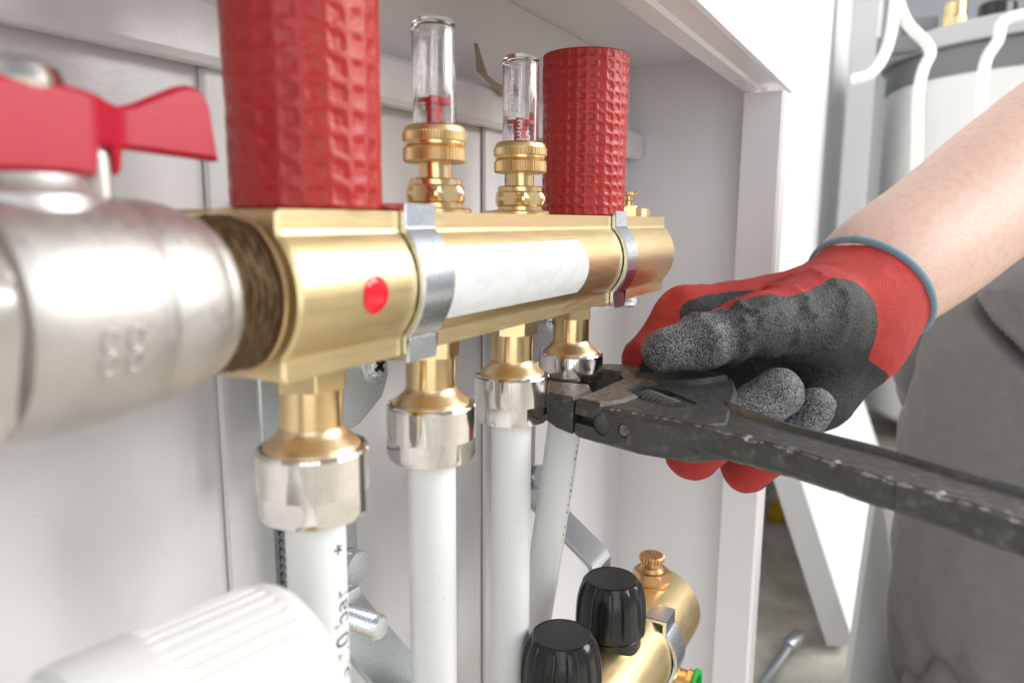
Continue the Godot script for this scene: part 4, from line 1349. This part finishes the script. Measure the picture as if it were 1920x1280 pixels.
func person() -> void:
	var t := thing("person", "person in grey work trousers and a red and black glove, holding the wrench", "person", Vector3(0.70, -0.45, 0.12))
	var up := Vector3(0.139, 0.987, -0.084)
	var away := Vector3(0.862, -0.162, -0.481)
	var rightv := Vector3(0.488, 0.006, 0.873)
	var back := (up * 0.75 + away * 0.65).normalized()          # back of the hand
	var wr := Vector3(0.3942, -0.0477, -0.0321)
	var I := [Vector3(0.3439, -0.0463, -0.0960), Vector3(0.3206, -0.0630, -0.1072), Vector3(0.3053, -0.0873, -0.0993), Vector3(0.2950, -0.0890, -0.0824)]
	var Mi := [Vector3(0.3631, -0.0535, -0.0904), Vector3(0.3125, -0.1000, -0.0822), Vector3(0.3002, -0.0817, -0.0646), Vector3(0.3120, -0.0694, -0.0476)]
	var Ri := [Vector3(0.3735, -0.0621, -0.0792), Vector3(0.3360, -0.1104, -0.0635), Vector3(0.3253, -0.0942, -0.0465), Vector3(0.3296, -0.0781, -0.0360)]
	var pk := Vector3(0.3819, -0.0720, -0.0646)
	var T := [Vector3(0.3620, -0.0430, -0.0400), Vector3(0.3240, -0.0425, -0.0585), Vector3(0.3000, -0.0490, -0.0765), Vector3(0.2880, -0.0522, -0.0892)]
	var left := -rightv
	bones = [
		[wr, I[0], 0.0265, 0.0155, 0.012, back, 0.10, 0.0],
		[wr, Mi[0], 0.0260, 0.0150, 0.012, back, 0.25, 0.0],
		[wr, Ri[0], 0.0255, 0.0145, 0.012, back, 0.25, 0.0],
		[wr, pk, 0.0240, 0.0140, 0.012, back, 0.25, 0.0],
		[Vector3(0.3848, -0.0644, -0.0332), Vector3(0.3708, -0.0815, -0.0400), 0.0215, 0.0180, 0.012, back, 0.6, 0.0],
		[Vector3(0.3800, -0.0440, -0.0380), T[0], 0.0240, 0.0210, 0.010, back, 0.15, 0.0],
		[T[0], T[1], 0.0195, 0.0138, 0.008, (up * 0.8 + away * 0.6).normalized(), 0.25, 0.0012],
		[T[1], T[2], 0.0130, 0.0113, 0.004, (up * 0.7 + away * 0.7).normalized(), 0.35, 0.0013],
		[T[2], T[3], 0.0110, 0.0094, 0.004, (up * 0.7 + away * 0.7).normalized(), 1.6, 0.0002],
		[I[0], I[1], 0.0145, 0.0118, 0.008, (up * 0.75 + left * 0.65).normalized(), 0.10, 0.0003],
		[I[1], I[2], 0.0112, 0.0100, 0.003, (left * 0.9 + away * 0.3).normalized(), 0.3, 0.0003],
		[I[2], I[3], 0.0098, 0.0085, 0.003, (left * 0.4 - up * 0.9).normalized(), 0.5, 0.0],
		[Mi[0], Mi[1], 0.0145, 0.0122, 0.006, (left * 0.9 + away * 0.4).normalized(), 0.1, 0.0003],
		[Mi[1], Mi[2], 0.0120, 0.0108, 0.003, (-up * 0.9 + left * 0.3).normalized(), 0.0, 0.0003],
		[Mi[2], Mi[3], 0.0112, 0.0102, 0.003, (rightv * 0.9 - up * 0.3).normalized(), 1.5, 0.0002],
		[Ri[0], Ri[1], 0.0140, 0.0115, 0.006, (left * 0.9 + away * 0.4).normalized(), 0.1, 0.0003],
		[Ri[1], Ri[2], 0.0112, 0.0100, 0.003, (-up * 0.9 + left * 0.3).normalized(), 0.0, 0.0003],
		[Ri[2], Ri[3], 0.0100, 0.0088, 0.003, (rightv * 0.9 - up * 0.3).normalized(), 1.5, 0.0002],
	]
	var cuff_end := Vector3(0.4121, -0.0341, -0.0236)
	var cuff_dir := (cuff_end - wr).normalized()
	bones.append([wr, cuff_end + cuff_dir * 0.010, 0.0285, 0.0318, 0.010, back, -9.0, 0.0])
	var puff := FastNoiseLite.new()
	puff.seed = 4
	puff.frequency = 1.0
	var mb := field_mesh(0.0019, Vector3(0.270, -0.130, -0.130), Vector3(0.470, 0.030, 0.040), puff)
	# cut the cuff open
	var val := PackedFloat32Array()
	val.resize(mb.v.size())
	for i in mb.v.size():
		val[i] = (cuff_end - mb.v[i]).dot(cuff_dir)
	mb = split(mb, val)[0]
	var rim := []
	for p in mb.v:
		if absf((cuff_end - p).dot(cuff_dir)) < 1e-6:
			rim.append(p)
	# rubber coat: palm side of every bone, ending before the wrist
	var grain := FastNoiseLite.new()
	grain.seed = 9
	grain.frequency = 1.0
	val = PackedFloat32Array()
	val.resize(mb.v.size())
	var worn := PackedFloat32Array()
	worn.resize(mb.v.size())
	for i in mb.v.size():
		var p := mb.v[i]
		var sum := 0.0
		var ws := 0.0
		var tip := 0.0
		for k in bones.size():
			var b: Array = bones[k]
			var a: Vector3 = b[0]
			var ba: Vector3 = b[1] - a
			var h := clampf((p - a).dot(ba) / ba.length_squared(), 0.0, 1.0)
			var r := lerpf(b[2], b[3], h)
			var rel := p - a - ba * h
			var d := absf(rel.length() - r)
			var w := exp(-d / 0.0022)
			sum += w * (b[6] - rel.dot(b[5]) / r)
			ws += w
			if (k == 8 or k == 14 or k == 17) and d < 0.004:
				tip = maxf(tip, (1.0 - d / 0.004) * (0.35 + 0.65 * h))
			elif d < 0.003 and k in [6, 7, 5]:
				tip = maxf(tip, 0.22 * (1.0 - d / 0.003))
		var c := sum / maxf(ws, 1e-6)
		# edge of the dip just before the wrist, slightly uneven
		var wrist := (wr - cuff_dir * 0.007 - p).dot(cuff_dir) / 0.02 + 0.05 * grain.get_noise_3d(p.x * 400.0, p.y * 400.0, p.z * 400.0)
		c += 0.10 * grain.get_noise_3d(p.x * 300.0, p.y * 300.0, p.z * 300.0)
		val[i] = minf(c, wrist)
		worn[i] = tip
	var both := split(mb, val)
	var gl := part(t, "glove", done(both[1], 180.0, false), M.glove_knit, "red knitted work glove with black rubber palm")
	var coat := done(both[0], 180.0, false)
	# chalky wear on the rubber: the tips and the creased thumb are greyer
	var ar := coat.surface_get_arrays(0)
	var cols := PackedColorArray()
	var nz := FastNoiseLite.new()
	nz.seed = 14
	nz.frequency = 1.0
	for p in ar[Mesh.ARRAY_VERTEX]:
		var tip := 0.0
		for k in [5, 6, 7, 8, 14, 17]:
			var b: Array = bones[k]
			var a: Vector3 = b[0]
			var ba: Vector3 = b[1] - a
			var h: float = clampf((p - a).dot(ba) / ba.length_squared(), 0.0, 1.0)
			var d := absf((p - a - ba * h).length() - lerpf(b[2], b[3], h))
			var s := clampf(1.0 - d / 0.005, 0.0, 1.0)
			tip = maxf(tip, s * ([0.06, 0.14, 0.30, 0.95, 0.95, 0.85][[5, 6, 7, 8, 14, 17].find(k)]))
		var n1 := 0.5 + 0.5 * nz.get_noise_3d(p.x * 120.0, p.y * 120.0, p.z * 120.0)
		var n2 := 0.5 + 0.5 * nz.get_noise_3d(p.x * 420.0, p.y * 420.0, p.z * 420.0)
		var g := 0.065 + 0.66 * tip * (0.35 + 0.65 * n1) * (0.6 + 0.5 * n2)
		cols.append(Color(g, g, g * 1.02))
	ar[Mesh.ARRAY_COLOR] = cols
	var cm := ArrayMesh.new()
	cm.add_surface_from_arrays(Mesh.PRIMITIVE_TRIANGLES, ar)
	part(gl, "rubber_coating", cm, M.glove_rubber, "crinkled black rubber coating, worn grey at the fingertips")
	# hem of the cuff
	mb = MB.new()
	var hp := []
	var hu := (Vector3.UP - cuff_dir * cuff_dir.y).normalized()
	var hw := cuff_dir.cross(hu)
	# the hem follows the cut edge of the cuff
	var reach := PackedFloat32Array()
	reach.resize(48)
	var hits := PackedInt32Array()
	hits.resize(48)
	for p in rim:
		var rel: Vector3 = p - cuff_end
		var k := posmod(roundi(atan2(rel.dot(hw), rel.dot(hu)) / TAU * 48.0), 48)
		reach[k] += rel.length()
		hits[k] += 1
	for k in 49:
		var a := TAU * k / 48
		var r := 0.0
		var c := 0
		for q in range(-2, 3):
			r += reach[posmod(k + q, 48)]
			c += hits[posmod(k + q, 48)]
		hp.append(cuff_end + (hu * cos(a) + hw * sin(a)) * (r / maxi(c, 1)))
	mb.tube(hp, [0.0022], 10)
	part(gl, "cuff_hem", done(mb, 180.0), M.glove_hem, "pale blue overlocked hem")
	# forearm
	mb = MB.new()
	var arm := through([Vector3(0.4032, -0.0409, -0.0278), Vector3(0.4210, -0.0273, -0.0194), Vector3(0.4602, -0.0063, 0.0054), Vector3(0.5148, 0.0266, 0.0401), Vector3(0.5989, 0.0707, 0.0929), Vector3(0.7739, 0.1500, 0.1925), Vector3(1.0355, 0.2836, 0.3460)], 10)
	var rad := []
	for k in arm.size():
		var f := float(k) / (arm.size() - 1)
		f = minf(f * 1.5, 1.12)
		rad.append(lerpf(0.0262, 0.0440, pow(f, 0.9)) + 0.0012 * sin(f * 7.0))
	mb.tube(arm, rad, 64, 1.0, up)
	part(t, "forearm", done(mb, 180.0), M.skin, "bare forearm")
	# trousers: hip and thigh, draped in slanting folds
	mb = MB.new()
	var path := through([Vector3(0.694, -0.020, 0.117), Vector3(0.694, -0.045, 0.102), Vector3(0.694, -0.110, 0.095), Vector3(0.700, -0.260, 0.107), Vector3(0.702, -0.360, 0.114), Vector3(0.706, -0.450, 0.119)], 60)
	var fold := FastNoiseLite.new()
	fold.seed = 23
	fold.frequency = 1.0
	fold.fractal_type = FastNoiseLite.FRACTAL_FBM
	fold.fractal_octaves = 2
	var rows := []
	for k in path.size():
		var p: Vector3 = path[k]
		var row := PackedVector3Array()
		for j in 200:
			var a := TAU * j / 200
			var dd := Vector3(cos(a), 0, sin(a))
			var s := a * 0.11
			var ph := (s * 0.75 + p.y * 0.9) * 24.0 + 1.6 * fold.get_noise_3d(dd.x * 1.4, p.y * 7.0, dd.z * 1.4)
			var f := sin(ph)
			f = 0.35 * f - 1.5 * pow(1.0 - absf(sin(ph * 0.5)), 4.0)
			var r := 0.112 + 0.0095 * f * (0.7 + 0.6 * absf(fold.get_noise_3d(dd.x * 1.1 + 5.0, p.y * 5.0, dd.z * 1.1)) * 2.0) + 0.006 * fold.get_noise_3d(dd.x * 2.0, p.y * 12.0, dd.z * 2.0) * 0.5
			# pocket edge: a turned band with the opening tucked under it
			if a > 2.1 and a < 3.9:
				var dy := p.y - lerpf(-0.165, -0.075, (a - 2.55) / 1.0)
				var fade := smoothstep(2.1, 2.3, a) * (1.0 - smoothstep(3.7, 3.9, a))
				r += fade * (0.006 * smoothstep(-0.001, 0.001, dy) * (1.0 - smoothstep(0.012, 0.020, dy)) - 0.014 * exp(-pow((dy + 0.005) / 0.004, 2.0)))
			var close := minf(1.0, 0.25 + 0.75 * sqrt(k / 60.0))
			row.append(p + dd * r * close)
		rows.append(row)
	mb.sheet(rows)
	part(t, "trousers", done(mb, 180.0), M.trouser_cloth, "grey work trousers with slanting folds")

# ------------------------------------------------------------------ what shows behind
func surroundings() -> void:
	var mb := MB.new()
	mb.box(Vector3(1.6, 0.35, -0.245), Vector3(5.6, 2.0, 0.10), 0.0)
	structure("wall", done(mb), M.wall_white, "plain white wall behind the cabinet")
	mb = MB.new()
	mb.box(Vector3(1.5, -0.4755, 1.0), Vector3(6.0, 0.05, 4.0), 0.0)
	structure("floor", done(mb), M.floor_concrete, "stained beige concrete floor")
	# boiler tank with grey collar
	var c := Vector3(1.83, 0.0, 0.20)
	var t := thing("boiler_tank", "tall white cylindrical tank with a dark grey collar under its lid", "tank", Vector3(c.x, -0.45, c.z))
	mb = MB.new()
	var g := Transform3D(Basis(), c)
	mb.lathe([Vector2(0, -0.400), Vector2(0.285, -0.400), Vector2(0.300, -0.385), Vector2(0.300, 0.262), Vector2(0, 0.262)], 96, g)
	part(t, "jacket", done(mb), M.tank_white)
	mb = MB.new()
	mb.lathe([Vector2(0, 0.262), Vector2(0.302, 0.262), Vector2(0.304, 0.268), Vector2(0.304, 0.308), Vector2(0.298, 0.314), Vector2(0, 0.314)], 96, g)
	part(t, "collar", done(mb), M.tank_grey, "dark grey collar")
	mb = MB.new()
	mb.lathe([Vector2(0, 0.314), Vector2(0.315, 0.314), Vector2(0.318, 0.320), Vector2(0.318, 0.346), Vector2(0.30, 0.352), Vector2(0, 0.356)], 96, g)
	part(t, "lid", done(mb), M.tank_lid)
	mb = MB.new()
	mb.lathe([Vector2(0, -0.450), Vector2(0.16, -0.450), Vector2(0.16, -0.398), Vector2(0, -0.398)], 64, g)
	part(t, "plinth", done(mb), M.tank_grey)
	mb = MB.new()
	var fg := Transform3D(Basis(), Vector3(1.643, 0.352, 0.012))
	mb.lathe([Vector2(0, 0), Vector2(0.022, 0), Vector2(0.022, 0.018), Vector2(0.018, 0.022), Vector2(0.018, 0.045), Vector2(0, 0.045)], 48, fg, hexr(0.019, 0.1))
	part(t, "brass_fitting", done(mb), M.brass_turned, "brass fitting on the lid")
	mb = MB.new()
	mb.lathe([Vector2(0, 0), Vector2(0.032, 0), Vector2(0.032, 0.05), Vector2(0.026, 0.055), Vector2(0, 0.06)], 48, Transform3D(Basis(), Vector3(1.717, 0.352, 0.080)))
	part(t, "pump", done(mb), M.knob_black, "black fitting on the lid")
	mb = MB.new()
	mb.box(Vector3(1.650, 0.366, -0.045), Vector3(0.020, 0.024, 0.060), 0.003)
	part(t, "lid_clip", done(mb), M.tank_grey, "dark grey clip on the lid")
	# control box beside the tank
	var bx := thing("control_panel", "pale grey upright panel standing left of the white tank", "panel", Vector3(1.62, -0.45, -0.11))
	mb = MB.new()
	mb.box(Vector3(1.64, 0.05, -0.135), Vector3(0.05, 1.00, 0.050), 0.004)
	part(bx, "casing", done(mb), M.tank_lid)
	mb = MB.new()
	mb.box(Vector3(1.63, 0.33, -0.045), Vector3(0.03, 0.030, 0.14), 0.003)
	part(bx, "bracket", done(mb), M.tank_grey)
	# white cables hanging over the tank
	var ends := [[Vector3(1.3834, 0.3661, -0.0777), Vector3(1.3854, 0.3160, -0.0571), Vector3(1.3954, 0.2844, -0.0284), Vector3(1.3970, 0.2660, -0.0195), Vector3(1.3881, 0.2408, -0.0269), Vector3(1.3780, 0.1989, -0.0308), Vector3(1.3666, 0.1235, -0.0258), Vector3(1.3492, 0.0146, -0.0202)], [Vector3(1.3850, 0.3662, -0.0747), Vector3(1.3715, 0.2991, -0.0764), Vector3(1.3585, 0.2572, -0.0854), Vector3(1.3446, 0.2319, -0.1018), Vector3(1.3313, 0.2251, -0.1234)], [Vector3(1.4699, 0.3283, 0.1318), Vector3(1.4441, 0.3182, 0.0889), Vector3(1.4336, 0.3074, 0.0738), Vector3(1.4277, 0.2826, 0.0716), Vector3(1.4144, 0.2521, 0.0582), Vector3(1.4045, 0.2043, 0.0564), Vector3(1.3886, 0.0973, 0.0641)]]
	var cl := ["white cable bent over the grey collar and hanging down the tank", "white cable looping back towards the wall beside the tank", "white cable crossing the grey collar further along the tank"]
	for i in 3:
		var w := thing("cable", cl[i], "cable", ends[i][2], "white cables by the tank")
		mb = MB.new()
		mb.tube(through(ends[i], 10), [0.0085], 16)
		part(w, "sheath", done(mb, 180.0), M.hose_white)
	# cabinet door leaning on the wall, and a loose white board in front of it
	var d := thing("steel_panel", "white sheet steel panel leaning against the wall beside the cabinet", "panel", Vector3(0.82, -0.45, -0.04))
	var tilt := Basis(Vector3(1, 0, 0), -0.36)
	mb = MB.new()
	mb.box(Vector3(1.15, -0.290, -0.1010), Vector3(0.70, 0.330, 0.016), 0.002, tilt)
	part(d, "face_sheet", done(mb), M.tank_white)
	mb = MB.new()
	mb.box(Vector3(0.7985, -0.290, -0.1010), Vector3(0.003, 0.326, 0.028), 0.001, tilt)
	part(d, "folded_edge", done(mb), M.tank_white)
	var bd := thing("board", "loose white board standing between the leaning steel panel and the trousers", "board", Vector3(0.72, -0.45, 0.0))
	mb = MB.new()
	var bp := [Vector3(0.7548, -0.2418, -0.0204), Vector3(0.8120, -0.2583, 0.0030), Vector3(0.7820, -0.4500, 0.0541), Vector3(0.7248, -0.4500, -0.0295)]
	var nrm: Vector3 = (bp[1] - bp[0]).cross(bp[2] - bp[0]).normalized() * 0.006
	mb.sheet([PackedVector3Array([bp[0], bp[1], bp[2], bp[3]]), PackedVector3Array([bp[0] + nrm, bp[1] + nrm, bp[2] + nrm, bp[3] + nrm])])
	part(bd, "sheet", done(mb, 20.0), M.wall_white)
	# tools on the floor
	var tl := thing("screwdriver", "steel rod tool with a round handle lying on the concrete floor", "tool", Vector3(0.75, -0.45, -0.09))
	mb = MB.new()
	mb.tube([Vector3(0.6811, -0.4435, -0.1039), Vector3(0.7657, -0.4435, -0.0912)], [0.005, 0.005], 20)
	part(tl, "shaft", done(mb), M.zinc_dull)
	mb = MB.new()
	mb.tube([Vector3(0.7638, -0.4415, -0.0917), Vector3(0.7686, -0.4415, -0.0904), Vector3(0.7934, -0.4415, -0.0837), Vector3(0.7963, -0.4415, -0.0829)], [0.006, 0.008, 0.008, 0.006], 20)
	part(tl, "socket", done(mb), M.zinc_dull)
	var yl := thing("yellow_fitting", "small yellow plastic fitting lying on the floor by the wall", "fitting", Vector3(1.12, -0.45, -0.16))
	mb = MB.new()
	mb.lathe([Vector2(0, 0), Vector2(0.012, 0), Vector2(0.014, 0.01), Vector2(0.008, 0.022), Vector2(0.008, 0.03), Vector2(0, 0.031)], 24, Transform3D(Basis(), Vector3(1.13, -0.4500, -0.165)))
	part(yl, "body", done(mb), M.yellow)

# ------------------------------------------------------------------ windows out of view: one lights the scene, one is added for reflections
func window_light(centre: Vector3, look: Vector3, size: Vector2, panes: int, energy: float, col: Color, label: String) -> void:
	var t := thing("window", label, "window", centre)
	var z := (centre - look).normalized()
	var x := Vector3.UP.cross(z).normalized()
	var b := Basis(x, z.cross(x), z)
	var w := size.x / panes
	var gm := StandardMaterial3D.new()
	gm.resource_name = "window_glow"
	gm.albedo_color = Color(0.8, 0.8, 0.8)
	gm.emission_enabled = true
	gm.emission = col
	gm.emission_energy_multiplier = 1.0
	for k in panes:
		var o := (k - (panes - 1) / 2.0) * w
		var mb := MB.new()
		mb.box(Vector3(o, 0, 0), Vector3(w - 0.08, size.y, 0.01), 0.0)
		var p := part(t, "window_pane", done(mb), gm, "", false)
		p.basis = b
		var l := AreaLight3D.new()
		l.name = "pane_light_%d" % k
		l.area_size = Vector2(w - 0.10, size.y - 0.02)
		l.light_energy = energy
		l.light_color = col
		l.shadow_enabled = true
		l.area_range = 20.0
		add_child(l)
		l.transform = Transform3D(b, centre + b * Vector3(o, 0, -0.012))
	for k in panes + 1:
		var o := (k - panes / 2.0) * w
		var mb := MB.new()
		mb.box(Vector3(o, 0, 0), Vector3(0.075, size.y + 0.1, 0.05), 0.004)
		var p := part(t, "window_frame", done(mb), M.window_frame, "", false)
		p.basis = b

func _ready() -> void:
	var cam := Camera3D.new()
	cam.name = "camera"
	cam.transform = Transform3D(Basis(Vector3(0.48793071, 0.00575258, 0.87286341), Vector3(0.13898595, 0.98670864, -0.08419603), Vector3(-0.86174621, 0.16239758, 0.48064592)).orthonormalized(), Vector3.ZERO)
	cam.fov = rad_to_deg(2.0 * atan(640.0 / 1378.7))
	cam.near = 0.01
	cam.far = 30.0
	var at := CameraAttributesPhysical.new()
	at.frustum_focal_length = 24.0
	at.frustum_focus_distance = 0.285
	at.frustum_near = 0.01
	at.frustum_far = 30.0
	at.exposure_aperture = 10.5
	cam.attributes = at
	cam.fov = rad_to_deg(2.0 * atan(640.0 / 1378.7))
	add_child(cam)
	cam.current = true
	var we := WorldEnvironment.new()
	we.name = "environment"
	var env := Environment.new()
	env.background_mode = Environment.BG_COLOR
	env.background_color = Color(0.93, 0.96, 1.0)
	env.background_energy_multiplier = 0.43
	env.tonemap_mode = Environment.TONE_MAPPER_LINEAR
	env.tonemap_exposure = 1.03
	env.sdfgi_enabled = true
	env.ssao_enabled = true
	env.ssil_enabled = true
	we.environment = env
	add_child(we)
	materials()
	window_light(Vector3(1.10, 0.85, 1.35), Vector3(0.25, -0.05, -0.12), Vector2(1.5, 1.1), 3, 1.4, Color(1.0, 0.995, 0.985), "bright three pane window across the room from the cabinet")
	window_light(Vector3(-1.25, 0.25, 0.95), Vector3(0.2, -0.05, -0.12), Vector2(1.3, 1.9), 4, 0.16, Color(0.96, 0.98, 1.0), "added tall four pane glazed door, unseen behind the camera, for the metal to mirror")  # added and unseen: gives the nuts bright and dark strips to reflect

	surroundings()
	cabinet()
	manifolds()
	ball_valve()
	red_cap(0.1288, 21, 12, 31, "large waffled red plastic cap standing next to the ball valve")
	red_cap(0.2870, 28, 16, 32, "waffled red plastic cap standing at the far end, by the vent screw")
	flow_meter(0.1803, "flow meter with a red float, just behind the first zinc clamp", false)
	flow_meter(0.2320, "flow meter reading 3 on its glass, next to the far red cap", true)
	clamps()
	couplings_and_pipes()
	knobs()
	await wrench()
	person()
